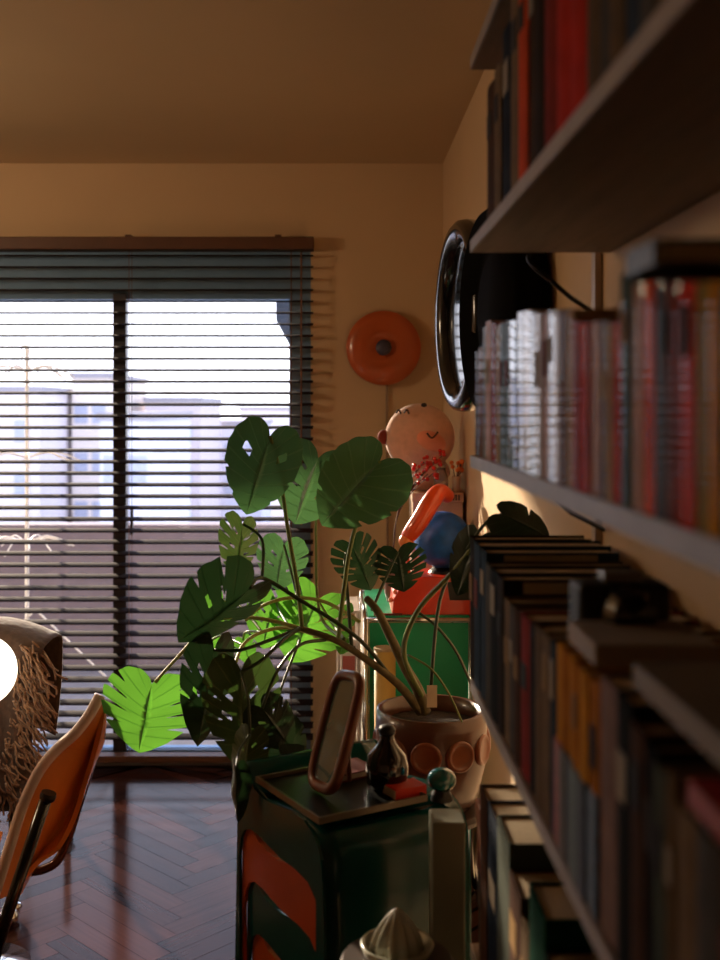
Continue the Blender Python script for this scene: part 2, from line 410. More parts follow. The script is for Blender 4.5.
CN = {'dkbrown': ('dark brown', (62, 44, 34)), 'grey': ('grey', (120, 116, 112)), 'pink': ('pale pink', (196, 160, 150)), 'dkred': ('dark red', (140, 38, 26)),
      'teal': ('teal grey', (78, 98, 100)), 'navy': ('navy', (28, 44, 70)), 'blue': ('slate blue', (70, 96, 124)), 'white': ('white', (205, 200, 205)), 'beige': ('beige', (176, 146, 112)),
      'rose': ('rose', (172, 92, 88)), 'red': ('red', (208, 44, 22)), 'orange': ('orange red', (226, 84, 40)), 'yellow': ('yellow', (216, 150, 40)), 'gold': ('golden', (190, 118, 28)),
      'mauve': ('mauve', (120, 82, 92)), 'olive': ('yellow green', (150, 140, 80)), 'black': ('black', (24, 24, 26)), 'brown': ('brown', (104, 66, 44)), 'tan': ('tan', (150, 122, 90)),
      'green': ('green', (20, 92, 66)), 'dkgreen': ('dark green', (34, 58, 46)), 'paleblue': ('pale silver blue', (170, 180, 205)), 'greygreen': ('grey green', (104, 112, 98))}
papm = mat('page_paper', srgb(186, 166, 136), .9, var=.08, scale=200, stretch=(1, 1, .1))
ORD = ['first', 'second', 'third', 'fourth', 'fifth', 'sixth', 'seventh', 'eighth', 'ninth', 'tenth', 'eleventh', 'twelfth', 'thirteenth', 'fourteenth', 'fifteenth', 'sixteenth', 'seventeenth', 'eighteenth', 'nineteenth', 'twentieth',
       'twenty-first', 'twenty-second', 'twenty-third', 'twenty-fourth', 'twenty-fifth', 'twenty-sixth', 'twenty-seventh', 'twenty-eighth', 'twenty-ninth', 'thirtieth', 'thirty-first', 'thirty-second', 'thirty-third', 'thirty-fourth', 'thirty-fifth', 'thirty-sixth']
rng = random.Random(11)
def book(shelf, idx, pxa, pxb, ck, h, gloss, depth=.185, band=None, xs=.213, z=None):
    z0 = (levels[shelf] if z is None else z)+.0006
    ya, yb = xs*F/(pxb-335), xs*F/(pxa-335)       # near, far
    ya += .0004; yb -= .0004
    nm, col = CN[ck]
    if not gloss: col = tuple(c*(.9 if ck in ('red', 'yellow', 'gold', 'dkred', 'orange') else .66) for c in col)
    shiny = gloss and ck in ('paleblue', 'white', 'navy')
    m = mat('cover_%s_%s' % (ck, 'g' if gloss else 'm'), srgb(*col), .4 if shiny else .85, var=.18, scale=35, coat=.9 if shiny else .16 if gloss else 0, spec=.2 if shiny else .08)
    m.node_tree.nodes['Principled BSDF'].inputs['Coat Roughness'].default_value = .035
    t = min(.0025, (yb-ya)*.15)
    dep = depth+rng.uniform(-.012, .01); j = rng.uniform(0, .003)
    x0 = xs-.002+j; x1 = min(x0+dep, XW-.016)
    r = empty('book')
    bm = BM(); box(bm, x0, x1, ya, ya+t, z0, z0+h); box(bm, x0, x1, yb-t, yb, z0, z0+h)
    # gently rounded spine
    n = 6; lo = []
    for k in range(n+1):
        a = k/n; y = ya+(yb-ya)*a; lo.append((x0-.0025*math.sin(a*math.pi), y))
    lo2 = [(x0+t, yb-t), (x0+t, ya+t)]
    prism(bm, [(x, y, z0) for x, y in lo+lo2], (0, 0, h))
    obj('cover', bm, m, r)
    bm = BM(); box(bm, x0+t+.0005, x1-.003, ya+t, yb-t, z0+.0025, z0+h-.0035); obj('pages', bm, papm, r)
    th = yb-ya
    if th > .008 and rng.random() < (.35 if gloss else .6):
        zl = z0+h*rng.choice([.55, .62, .7]); hl = h*rng.uniform(.12, .22)
        lc = rng.choice([(150, 140, 124), (40, 36, 36), (140, 110, 70), (110, 44, 36)])
        bm = BM(); box(bm, x0-.0028, x0-.0018, ya+th*.22, yb-th*.22, zl, zl+hl)
        obj('spine_title_patch', bm, mat('patch_%d_%d' % (lc[0], gloss), srgb(*lc), .7, spec=.1), r)
    if band:
        bm = BM(); box(bm, x0-.0036, x0+.0, ya+.0002, yb-.0002, z0, z0+h*.52)
        obj('spine_band', bm, mat('band_'+band, srgb(*CN[band][1]), .5, var=.4, scale=120), r, label=CN[band][0]+' lower band of the spine')
    tag(r, '%s book upright on the %s shelf board, %s spine from the window end' % (nm, ranks[shelf], ORD[idx]), 'book', 'upright books on the %s shelf board' % ranks[shelf])
    if shelf == 'lower' and idx in (2, 5):
        bm = BM(); box(bm, x0+.025, x1-.03, ya-.0006, ya-.0001, z0+h-.018, z0+h-.004); obj('cover_label', bm, mat('cream_label', srgb(190, 172, 140), .7, spec=.1), r, label='cream strip along the top of the cover')
    settle(r, ((x0+x1)/2, (ya+yb)/2, z0))
def row(shelf, off, entries, base_h, gloss, **kw):
    i = 0
    for e in entries:
        a, b, ck = e[:3]; h = e[3] if len(e) > 3 and e[3] else base_h+rng.uniform(-.008, .006)
        band = e[4] if len(e) > 4 else None
        book(shelf, i, off+a/2.571, off+b/2.571, ck, h, gloss, band=band, **kw); i += 1
MID = [(92, 100, 'dkbrown', .19), (100, 112, 'brown', .193), (112, 121, 'grey', .2), (121, 134, 'pink', .2), (134, 145, 'dkred', .2), (145, 158, 'beige', .203), (158, 169, 'teal', .2), (169, 180, 'teal', .2),
       (180, 200, 'navy', .202), (200, 216, 'paleblue', .213), (216, 235, 'white', .214), (235, 250, 'paleblue', .213), (250, 264, 'white', .21), (264, 280, 'pink', .208), (280, 296, 'paleblue', .212), (296, 311, 'white', .21),
       (311, 329, 'brown', .212), (329, 345, 'beige', .213), (345, 362, 'rose', .2), (362, 377, 'red', .197), (377, 391, 'rose', .197), (391, 412, 'pink', .197), (412, 431, 'blue', .2), (431, 451, 'beige', .198), (451, 471, 'red', .198),
       (471, 500, 'teal', .2), (500, 527, 'pink', .165), (527, 559, 'orange', .163), (559, 584, 'blue', .16), (584, 604, 'mauve', .157), (604, 630, 'dkred', .155), (630, 666, 'red', .152), (666, 692, 'olive', .148), (692, 724, 'yellow', .145), (724, 770, 'teal', .142), (770, 840, 'rose', .14)]
MT = [352, 348, 328, 322, 324, 326, 324, 322, 322, 313, 312, 313, 314, 314, 312, 312, 311, 311, 322, 324, 324, 323, 322, 324, 323, 275] + [284]*20
def mid_h(i, b):
    return CZ-(MT[i]-408)*(.213/(440+b/2.571-335))-1.328
MID = [(a, b, ck, max(.12, mid_h(i, (a+b)/2))) for i, (a, b, ck, *_) in enumerate(MID)]
row('middle', 440, MID, .2, 1)
UPP = [(125, 143, 'brown', .18), (143, 160, 'beige', .185), (160, 183, 'navy', .215), (183, 206, 'beige', .235), (206, 229, 'orange', .24), (229, 246, 'brown', .238), (246, 270, 'dkbrown', .24), (270, 302, 'dkred', .25), (302, 336, 'red', .25),
       (336, 378, 'red', .25), (378, 411, 'tan', .25), (411, 441, 'grey', .25), (441, 481, 'tan', .25), (481, 521, 'blue', .25), (521, 562, 'grey', .25), (562, 612, 'tan', .25), (612, 680, 'brown', .25), (680, 760, 'grey', .25)]
row('upper', 440, UPP, .25, 0)
LOW = [(80, 91, 'dkbrown', .214), (91, 106, 'blue', .212), (106, 120, 'blue', .210), (120, 132, 'grey', .198), (132, 150, 'black', .198), (150, 165, 'dkbrown', .197), (165, 180, 'beige', .176), (180, 192, 'grey', .176), (192, 207, 'brown', .178), (207, 230, 'dkred', .180), (230, 246, 'black', .180),
       (246, 268, 'tan', .185), (268, 285, 'beige', .186), (285, 300, 'blue', .186), (300, 316, 'yellow', .19, 'dkred'), (316, 332, 'gold', .19, 'dkbrown'), (332, 348, 'yellow', .19, 'navy'), (348, 365, 'gold', .19, 'teal'), (365, 386, 'yellow', .19, 'navy'), (386, 410, 'gold', .19, 'blue'),
       (410, 455, 'pink', .2), (455, 494, 'black', .2), (494, 530, 'brown', .19), (530, 556, 'black', .185), (556, 590, 'greygreen', .18), (590, 616, 'tan', .185), (616, 662, 'beige', .17), (662, 722, 'grey', .17), (722, 800, 'brown', .17)]
row('lower', 440, LOW, .19, 0)
BOT = [(62, 76, 'brown', .27), (76, 100, 'navy', .27), (100, 126, 'greygreen', .29), (126, 150, 'brown', .26), (150, 166, 'tan', .24), (166, 200, 'green', .3), (200, 226, 'dkgreen', .27), (226, 246, 'beige', .265), (246, 266, 'red', .265), (266, 300, 'teal', .255), (300, 345, 'black', .25), (345, 400, 'dkgreen', .25), (400, 470, 'brown', .25)]
for i, (a, b, ck, h) in enumerate(BOT):
    # this row stands a little nearer than the boxes at the window end
    book('bottom', i, 452+a*.93/2.0, 452+b*.93/2.0, ck, h, 0, depth=.19)
# things lying on the rows
def slab(name, x0, x1, y0, y1, z0, z1, m, label, cat, bev=.002, rot=0):
    cx, cy = (x0+x1)/2, (y0+y1)/2
    bm = BM(); box(bm, x0-cx, x1-cx, y0-cy, y1-cy, 0, z1-z0)
    o = obj(name, bm, m, bevel=bev); o.location = (cx, cy, z0); o.rotation_euler = (0, 0, rot)
    return tag(o, label, cat)
def flatbook(x0, x1, y0, y1, z0, z1, m, label, rot=0):
    cx, cy = (x0+x1)/2, (y0+y1)/2; a, b, h = (x1-x0)/2, (y1-y0)/2, z1-z0; t = min(.003, h*.15)
    r = empty('book')
    bm = BM(); box(bm, -a, a, -b, b, 0, t); box(bm, -a, a, -b, b, h-t, h); box(bm, -a, -a+t, -b, b, t, h-t); obj('cover', bm, m, r)
    bm = BM(); box(bm, -a+t, a-.003, -b+.003, b-.003, t, h-t); obj('pages', bm, papm, r)
    r.location = (cx, cy, z0); r.rotation_euler = (0, 0, rot); return tag(r, label, 'book')
flatbook(.206, .40, .71, .779, 1.328+.1645, 1.328+.1815, mat('charcoal_cover', srgb(54, 56, 50), .5), 'thick charcoal book lying flat on the shorter books of the third shelf board')
flatbook(.225, .40, .60, .83, .986+.204, .986+.222, mat('tan_cover', srgb(116, 96, 74), .6), 'tan book lying flat across the near books of the fourth shelf board')
bm = BM(); M_ = Matrix.Translation((.26, .655, 1.172)) @ Matrix.Rotation(.3, 4, 'Z')
flatbook(.213, .35, .585, .665, .986+.1745, .986+.19, mat('crimson_cover', srgb(150, 12, 8), .5), 'deep red book lying flat at the near end of the fourth shelf board')
# dark camera-like object on yellow paperbacks
cam_ = empty('folding_camera')
zc = .986+.1915
bm = BM(); box(bm, .235, .325, 1.06, 1.11, zc, zc+.052); obj('body', bm, mat('black_leatherette', srgb(30, 28, 26), .6, bump=.4, scale=200), cam_, bevel=.006)
bm = BM(); lathe(bm, [(0, 0), (.026, 0), (.026, .02), (.02, .03), (.02, .034), (0, .034)], (0, 0, 0), 24, aim((.28, 1.06, zc+.0265), (0, -1, 0))); obj('lens', bm, glossb, cam_, smooth=True)
bm = BM(); box(bm, .262, .3, 1.07, 1.1, zc+.052, zc+.062); obj('viewfinder', bm, mat('dull_metal', srgb(130, 122, 112), .4, metal=.6), cam_, bevel=.002)
tag(cam_, 'small dark folding camera resting on the yellow paperbacks', 'camera'); settle(cam_, (.29, 1.09, zc))
slab('box', .222, .33, .94, 1.05, zc, zc+.02, mat('grey_card', srgb(150, 136, 124), .7), 'flat pale grey box on the yellow paperbacks in front of the camera', 'box')
# bottom shelf, window end
bz = .5806
def lidbox(x0, x1, y0, y1, z0, z1, m1, label):
    r = empty('lidded_box')
    bm = BM(); box(bm, x0+.002, x1-.002, y0+.002, y1-.002, z0, z1-.03); obj('body', bm, m1, r, bevel=.002)
    bm = BM(); box(bm, x0, x1, y0, y1, z1-.03, z1); obj('lid', bm, m1, r, bevel=.002)
    tag(r, label, 'box'); settle(r, ((x0+x1)/2, (y0+y1)/2, z0)); return r
stackY = (1.50, 1.66)
YB0 = .213*F/(452+62*.93/2-335)+.006
lidbox(.215, .405, YB0, 1.664, bz, bz+.10, mat('dark_card', srgb(60, 48, 40), .7), 'dark brown lidded box at the window end of the lowest shelf board')
flatbook(.214, .40, YB0, 1.66, bz+.1005, bz+.13, mat('black_cloth_cover', srgb(34, 30, 34), .6), 'black book lying on the dark brown lidded box')
flatbook(.214, .40, YB0, 1.66, bz+.1305, bz+.155, mat('rust_cover', srgb(110, 52, 36), .6), 'rust brown book lying under the tan lidded box')
lidbox(.212, .40, YB0, 1.664, bz+.1555, bz+.23, mat('tan_card', srgb(136, 86, 56), .7), 'tan lidded box topping the pile at the window end of the lowest board')

# ================================================================ CHAIR STACK (moulded plastic)
A = Vector((-.018, 1.80, 0)); B = Vector((-.191, 2.10, 0)); AB = B-A; W = Vector((.866, .5, 0))
def side_pt(px, py):
    s = (324-px)/92.0; q = A+AB*s
    return Vector((q.x, q.y, CZ-(py-408)*q.y/F))
up_e = [(236, 762), (240, 764), (246, 775), (255, 790), (266, 800), (280, 806), (293, 811), (305, 820), (313, 832), (318, 845), (321, 860), (323, 889), (324, 930)]
lo_e = [(316.5, 900), (309, 882), (296, 868), (282, 858), (270, 846), (259, 835), (250, 829), (243, 830), (239, 838), (237, 855)]
def chair(dz, inset, m, label, legz):
    r = empty('stacking_chair')
    def tr(p, w=0.0): return p+Vector((0, 0, dz))+W*w
    wd = .30
    U = [side_pt(*p) for p in up_e]; Lw = [side_pt(*p) for p in lo_e]
    foot_r = side_pt(324, 960); foot_r.z = legz-dz; fr2 = side_pt(317, 960); fr2.z = legz-dz
    fl2 = side_pt(237.5, 960); fl2.z = legz-dz; fl = side_pt(231.5, 960); fl.z = legz-dz
    mid = (A+B)/2
    def shr(p):
        d = Vector((p.x-mid.x, p.y-mid.y, 0)); k = 1-inset/.17
        return Vector((mid.x+d.x*k, mid.y+d.y*k, p.z))
    outline = [shr(p) for p in U+[foot_r, fr2]+Lw+[fl2, fl]]
    for w0, nm in ((inset, 'side_panel'), (wd-inset-.006, 'side_panel')):
        bm = BM(); prism(bm, [tr(p, w0) for p in outline], W*.006); obj(nm, bm, m, r)
    # seat shell swept between the panels, rounding down into the front leg
    prof = spline([shr(p) for p in U]+[shr(foot_r)], 3)
    rows = []
    n = 9
    for i, p in enumerate(prof):
        rr = []
        for k in range(n):
            a = k/(n-1); dip = -.012*math.sin(a*math.pi) if 6 < i < 24 else 0
            w_ = inset+.006+(wd-2*inset-.012)*a
            rr.append(tr(p, w_)+Vector((0, 0, dip-.003)))
        rows.append(rr)
    bm = BM(); sheet(bm, rows, .005); obj('seat_shell', bm, m, r, smooth=True)
    tag(r, label, 'chair', 'stack of moulded plastic chairs'); settle(r, (mid.x+W.x*.15, mid.y+W.y*.15, legz))
gplastic = mat('dark_green_plastic', srgb(4, 62, 58), .2, var=.05, coat=.12, spec=.3)
oplastic = mat('orange_brown_plastic', srgb(178, 70, 22), .22, var=.06, coat=.15, spec=.4)
st_lab = ['glossy dark green moulded chair on top of the stack beside the bookshelf', 'orange-brown moulded chair directly under the top green chair', 'dark green moulded chair under the orange one, third in the stack', 'orange-brown moulded chair at the bottom of the stack']
for i in range(4):
    chair(-.098*i, .007*i, gplastic if i % 2 == 0 else oplastic, st_lab[i], [.294, .196, .098, 0][i]+.0)
SZ = .702
# tray on the seat
def loc(s, w, z=0):
    q = A+AB*s+W*w; return Vector((q.x, q.y, z))
tr_ = empty('serving_tray')
tc_ = loc(.44, .118, SZ+.004)
ang = math.atan2(W.y, W.x)
Rz = Matrix.Translation(tc_) @ Matrix.Rotation(ang, 4, 'Z')
bm = BM(); box(bm, -.105, .105, -.115, .115, 0, .004, Rz); obj('base', bm, mat('dark_tray', srgb(24, 24, 22), .35, coat=.2, spec=.2), tr_)
bm = BM()
for a0, a1, b0, b1 in ((-.11, .11, -.12, -.115), (-.11, .11, .115, .12), (-.11, -.105, -.115, .115), (.105, .11, -.115, .115)): box(bm, a0, a1, b0, b1, 0, .011, Rz)
obj('rim', bm, mat('tray_rim', srgb(110, 100, 84), .3, metal=.4), tr_)
tag(tr_, 'thin dark tray with a raised rim on the seat of the top green chair', 'tray'); settle(tr_, tc_)
TZ = SZ+.0085
# oval wooden mirror / picture frame leaning
fr = empty('picture_frame')
woodm = mat('red_brown_wood', srgb(112, 56, 32), .35, var=.2, scale=30, stretch=(1, 1, .3), coat=.3)
Yf = 1.96
b0 = P(322, 798, Yf); b0.z = TZ+.014; t0 = P(350, 676, Yf+.05)
axis = (t0-b0); H = axis.length; zax = axis.normalized()
nrmf = Vector((-.86, -.45, .0)); nrmf = (nrmf-zax*nrmf.dot(zax)).normalized(); xax = zax.cross(nrmf).normalized()
wf_ = .05
pts = []
nS = 48
for k in range(nS+1):
    a = k*2*math.pi/nS
    ca, sa = math.cos(a), math.sin(a)
    u = wf_*math.copysign(abs(ca)**.45, ca); v = H/2*math.copysign(abs(sa)**.45, sa)
    pts.append(b0+zax*(H/2+v)+xax*u)
bm = BM(); tube(bm, pts, .0105, 10, cap=False); obj('frame', bm, woodm, fr, smooth=True)
bm = BM()
vs = [bm.verts.new(p*1+nrmf*.002) for p in pts[:-1]]; f = bm.faces.new(vs); r_ = bmesh.ops.extrude_face_region(bm, geom=[f])
for e in r_['geom']:
    if isinstance(e, bmesh.types.BMVert): e.co -= nrmf*.004
obj('glass', bm, mat('frame_glass', srgb(60, 84, 80), .08, var=.2, coat=1), fr)
bm = BM(); tube(bm, [b0+zax*H*.7-nrmf*.006, Vector((b0.x+.05, b0.y+.06, TZ+.006))], .005, 8); obj('easel_leg', bm, woodm, fr)
tag(fr, 'small standing frame with rounded brown wooden rim on the tray', 'picture frame'); settle(fr, b0)
# dark bottle
bt = empty('bottle')
bc = P(387, 786, 2.0); bc.z = TZ
bm = BM(); lathe(bm, [(0, 0), (.03, 0), (.038, .01), (.039, .04), (.034, .06), (.018, .078), (.013, .088), (.013, .098), (0, .098)], bc, 32); obj('body', bm, mat('dark_brown_glass', srgb(24, 12, 8), .08, var=.05, coat=1), bt, smooth=True)
bm = BM(); lathe(bm, [(0, .0985), (.015, .0985), (.016, .106), (.012, .112), (0, .114)], bc, 20); obj('stopper', bm, blackm, bt, smooth=True)
tag(bt, 'squat dark brown glass bottle with stopper on the tray', 'bottle'); settle(bt, bc)
# red matchbox-like box and papers
pc = P(404, 806, 1.92); bz2 = SZ+.001
rb = empty('small_box')
Mq = Matrix.Translation((P(405, 800, 1.965).x, 1.965, TZ)) @ Matrix.Rotation(.5, 4, 'Z')
bm = BM(); box(bm, -.032, .032, -.022, .022, 0, .018, Mq); obj('sleeve', bm, mat('scarlet_card', srgb(214, 50, 20), .5), rb, bevel=.001)
bm = BM(); box(bm, -.034, -.032, -.02, .02, .002, .016, Mq); obj('drawer', bm, papm, rb)
tag(rb, 'small scarlet box at the front of the tray', 'box'); settle(rb, Mq.translation)
bk = loc(.62, .17, TZ)
flatbook(bk.x-.045, bk.x+.045, bk.y-.035, bk.y+.035, TZ, TZ+.014, mat('maroon_cover', srgb(96, 26, 22), .5), 'small maroon book lying on the tray behind the scarlet box', rot=.6)
tb = empty('paperweight')
c = loc(.12, .265, SZ-.003)
bm = BM(); ball(bm, (c.x, c.y, c.z+.036), .026, sz=.8); obj('glass_body', bm, mat('teal_glass', srgb(20, 92, 92), .05, coat=1, var=.3), tb, smooth=True)
bm = BM(); lathe(bm, [(0, 0), (.02, 0), (.018, .01), (.014, .018), (0, .018)], (c.x, c.y, c.z), 24); obj('foot', bm, blackm, tb)
tag(tb, 'teal glass paperweight on a dark foot at the corner of the green chair', 'ornament'); settle(tb, c)
# tall pale folder board standing by the shelf end
bm = BM(); x0 = P(429, 808, 1.80); x1 = P(462, 808, 1.80)
box(bm, x0.x, x1.x-.002, 1.735, 1.80, 0, x0.z)
fo = empty('file_box')
obj('case', bm, mat('pale_grey_card', srgb(118, 120, 106), .7, var=.12, spec=.2), fo, bevel=.003)
bm = BM(); box(bm, x0.x+.008, x1.x-.01, 1.7335, 1.735, .40, .46); obj('label_strip', bm, mat('aged_label', srgb(120, 112, 96), .7), fo)
tag(fo, 'tall narrow pale grey file case standing at the window end of the bookshelf', 'file case'); settle(fo, ((x0.x+x1.x)/2, 1.77, 0))
# pleated juicer dome low in front
jc = P(397, 934, 1.62)
js = empty('stool'); jz = jc.z-.035
bm = BM(); lathe(bm, [(0, 0), (.08, 0), (.085, -.008), (.085, -.02), (.078, -.025), (0, -.025)], (jc.x, 1.62, jz), 40); obj('seat', bm, mat('dark_stool_wood', srgb(52, 34, 24), .5, var=.2), js)
for k in range(3):
    a = k*2.094+.4
    bm = BM(); tube(bm, [(jc.x+.06*math.cos(a), 1.62+.06*math.sin(a), jz-.02), (jc.x+.095*math.cos(a), 1.62+.095*math.sin(a), .0)], .011, 10); obj('leg', bm, MATS['dark_stool_wood'], js)
tag(js, 'low dark round stool in front of the chair stack', 'stool'); settle(js, (jc.x, 1.62, 0))
ju = empty('juicer')
wj = mat('milky_glass', srgb(168, 168, 150), .25, coat=.5)
bm = BM(); seg = 60
rings = []
for i in range(13):
    t = i/12; rr = .035*math.cos(t*math.pi/2)**.8; z = .012+.062*t
    rings.append([bm.verts.new((jc.x+rr*(1+.13*math.cos(10*k*2*math.pi/seg))*math.cos(k*2*math.pi/seg), 1.62+rr*(1+.13*math.cos(10*k*2*math.pi/seg))*math.sin(k*2*math.pi/seg), jz+z)) for k in range(seg)])
for a, b in zip(rings, rings[1:]):
    for k in range(seg): bm.faces.new((a[k], a[(k+1) % seg], b[(k+1) % seg], b[k]))
obj('ribbed_dome', bm, wj, ju, smooth=True)
bm = BM(); lathe(bm, [(0, 0), (.042, 0), (.05, .01), (.054, .022), (.05, .022), (.046, .012), (0, .009)], (jc.x, 1.62, jz), 40); obj('dish', bm, wj, ju, smooth=True)
tag(ju, 'pale ribbed juicer on the low dark stool', 'juicer'); settle(ju, (jc.x, 1.62, jz))

# ================================================================ TUBE CABINET by the corner
cb = empty('tube_frame_cabinet')
cx0, cx1, cy0, cy1, cz1 = .092, .405, 3.25, 3.75, .778
for x in (cx0, cx1):
    for y in (cy0, cy1):
        bm = BM(); tube(bm, [(x, y, 0), (x, y, cz1)], .0085, 10); obj('upright_tube', bm, chrome, cb, smooth=True)
for z in (.05, .40, cz1-.004):
    for a, b in (((cx0, cy0), (cx1, cy0)), ((cx0, cy1), (cx1, cy1)), ((cx0, cy0), (cx0, cy1)), ((cx1, cy0), (cx1, cy1))):
        bm = BM(); tube(bm, [(a[0], a[1], z), (b[0], b[1], z)], .0065, 8); obj('cross_tube', bm, chrome, cb, smooth=True)
grm = mat('emerald_panel', srgb(10, 168, 118), .4, var=.05)
bm = BM(); box(bm, cx0+.01, cx1-.01, cy0+.006, cy0+.010, .41, cz1-.014); obj('door_panel', bm, grm, cb, bevel=.001, label='emerald green metal panel')
bm = BM(); box(bm, cx0+.01, cx1-.01, cy0+.006, cy0+.010, .06, .39); obj('door_panel', bm, grm, cb, bevel=.001, label='emerald green lower panel')
bm = BM(); box(bm, cx0-.003, cx0+.003, cy0+.012, cy1-.012, .06, cz1-.014); box(bm, cx1-.003, cx1+.003, cy0+.012, cy1-.012, .06, cz1-.014); obj('side_panel', bm, mat('white_panel', srgb(200, 196, 186), .4), cb)
bm = BM(); box(bm, cx0+.008, cx1-.008, cy0+.008, cy1-.008, cz1-.004, cz1+.006); obj('top_panel', bm, grm, cb)
tag(cb, 'chrome tube cabinet with emerald green panels in the room corner', 'cabinet'); settle(cb, ((cx0+cx1)/2, (cy0+cy1)/2, 0))
CT = cz1+.0065
# yellow folder standing before the cabinet
bm = BM(); p = P(371, 648, 3.17); q = P(394, 648, 3.17)
loopy = [Vector((p.x, 3.17, .3)), Vector((q.x+.0, 3.17, .3)), Vector((q.x, 3.2, P(394, 662, 3.17).z)), Vector((p.x, 3.2, p.z))]
yf = empty('poster_tube')
bm = BM(); tube(bm, [(.145, 3.19, .0), (.145, 3.19, P(380, 650, 3.19).z)], .031, 20); obj('tube_body', bm, mat('ochre_card', srgb(196, 160, 84), .6), yf, smooth=True)
bm = BM(); zt = P(380, 650, 3.19).z; tube(bm, [(.145, 3.19, zt+.0005), (.145, 3.19, zt+.008)], .0325, 20); obj('cap', bm, papm, yf)
tag(yf, 'ochre cardboard tube standing against the green cabinet panel', 'poster tube'); settle(yf, (.145, 3.19, 0))

# red portable typewriter-like case
rd = empty('portable_typewriter')
redm = mat('scarlet_plastic', srgb(226, 52, 12), .3, coat=.4, var=.05)
y0r, y1r = 3.27, 3.45
def Q(px, py): v = P(px, py, y0r); return v
loop = [Q(392, 606), Q(394, 598), Q(405, 577), Q(476, 577), Q(476, 606)]
for v in loop:
    if abs(v.z-Q(0, 606).z) < 1e-6: v.z = CT
    v.x = min(v.x, .415)
bm = BM(); prism(bm, loop, (0, y1r-y0r, 0)); obj('body', bm, redm, rd, bevel=.004)
a_, b_ = Q(447, 582), Q(464, 600)
bm = BM(); prism(bm, [(a_.x, y0r-.003, a_.z), (b_.x+.03, y0r-.003, a_.z), (b_.x+.03, y0r-.003, b_.z), (a_.x+.008, y0r-.003, b_.z)], (0, .004, 0)); obj('black_inset', bm, blackm, rd, label='black inset panel')
for px in (392.5, 397):
    c = Q(px, 601 if px < 395 else 593); bm = BM(); ball(bm, (c.x-.004, y0r+.02, c.z), .008, u=12, v=8); obj('knob', bm, mat('salmon_knob', srgb(240, 150, 120), .3), rd, smooth=True)
bm = BM(); box(bm, .115, .20, 3.262, 3.268, CT, CT+.006); obj('foot_strip', bm, mat('maroon_strip', srgb(110, 30, 20), .5), rd)
tag(rd, 'scarlet portable typewriter case on top of the green cabinet', 'typewriter'); settle(rd, (.29, 3.36, CT))
rz = loop[2].z+.0
# blue ball
gb = empty('globe')
gc = Vector((.329, 3.36, rz+.088+.012)); 
bm = BM(); ball(bm, gc, .087, u=40, v=24); obj('sphere', bm, mat('deep_blue_globe', srgb(24, 96, 190), .45, var=.35, scale=22), gb, smooth=True)
bm = BM(); lathe(bm, [(0, 0), (.045, 0), (.04, .008), (.028, .016), (0, .016)], (gc.x, gc.y, rz+.0005), 24); obj('base', bm, blackm, gb)
tag(gb, 'dark blue globe standing on the scarlet typewriter case', 'globe'); settle(gb, (gc.x, gc.y, rz))
# orange bent soft toy arm leaning on globe
ob = empty('toy_snake')
pts = spline([P(449, 497, 3.30), P(440, 492, 3.27), P(431, 502, 3.25), P(421, 519, 3.245), P(411, 533, 3.25), P(406, 539, 3.26)], 5)
rad = [.012+.016*math.sin(math.pi*min(1, (i+2)/(len(pts)+2)))**.5*1.0 for i in range(len(pts))]
bm = BM(); tube(bm, pts, rad, 14); obj('body', bm, mat('orange_vinyl', srgb(228, 78, 26), .3, coat=.6), ob, smooth=True)
bm = BM(); ball(bm, P(406, 541, 3.25), .022, u=14, v=10); obj('head', bm, mat('pale_orange_vinyl', srgb(240, 132, 66), .35), ob, smooth=True)
tube_ = BM(); tube(tube_, [P(407, 545, 3.262), Vector((P(406, 577, 3.285).x+.008, 3.29, rz+.002))], .006, 8); obj('tail', tube_, MATS['orange_vinyl'], ob)
tag(ob, 'bright orange bent vinyl toy leaning over the blue globe', 'toy'); settle(ob, P(411, 577, 3.26))
# small metal cup
bm = BM(); c = P(411, 574, 3.40); lathe(bm, [(0, 0), (.02, 0), (.024, .05), (.022, .05), (.018, .004), (0, .004)], (.205, 3.40, rz+.0005), 24)
tag(obj('metal_cup', bm, chrome, smooth=True), 'small shiny metal cup behind the orange toy', 'cup')
# box stack with labels
def cbox(x0, x1, y0, y1, z0, z1, m, label, lab=True):
    r = empty('storage_box'); bm = BM(); box(bm, x0, x1, y0, y1, z0, z1-.03); obj('body', bm, m, r, bevel=.002)
    bm = BM(); box(bm, x0-.003, x1+.003, y0-.003, y1+.003, z1-.03, z1); obj('lid', bm, m, r, bevel=.002)
    if lab:
        bm = BM()
        for k in range(6): box(bm, x1-.06+k*.009, x1-.055+k*.009, y0-.005, y0-.003, z1-.024, z1-.006)
        obj('printed_bars', bm, mat('print_grey', srgb(90, 80, 76), .7), r)
    tag(r, label, 'box'); settle(r, ((x0+x1)/2, (y0+y1)/2, z0))
creamb = mat('cream_card', srgb(206, 178, 150), .6)
cbox(.245, .412, 3.52, 3.72, CT, .98, creamb, 'cream storage box standing directly on the green cabinet behind the globe')
cbox(.25, .41, 3.53, 3.71, .9805, 1.128, creamb, 'cream storage box with small printed bars, under the plush toy')
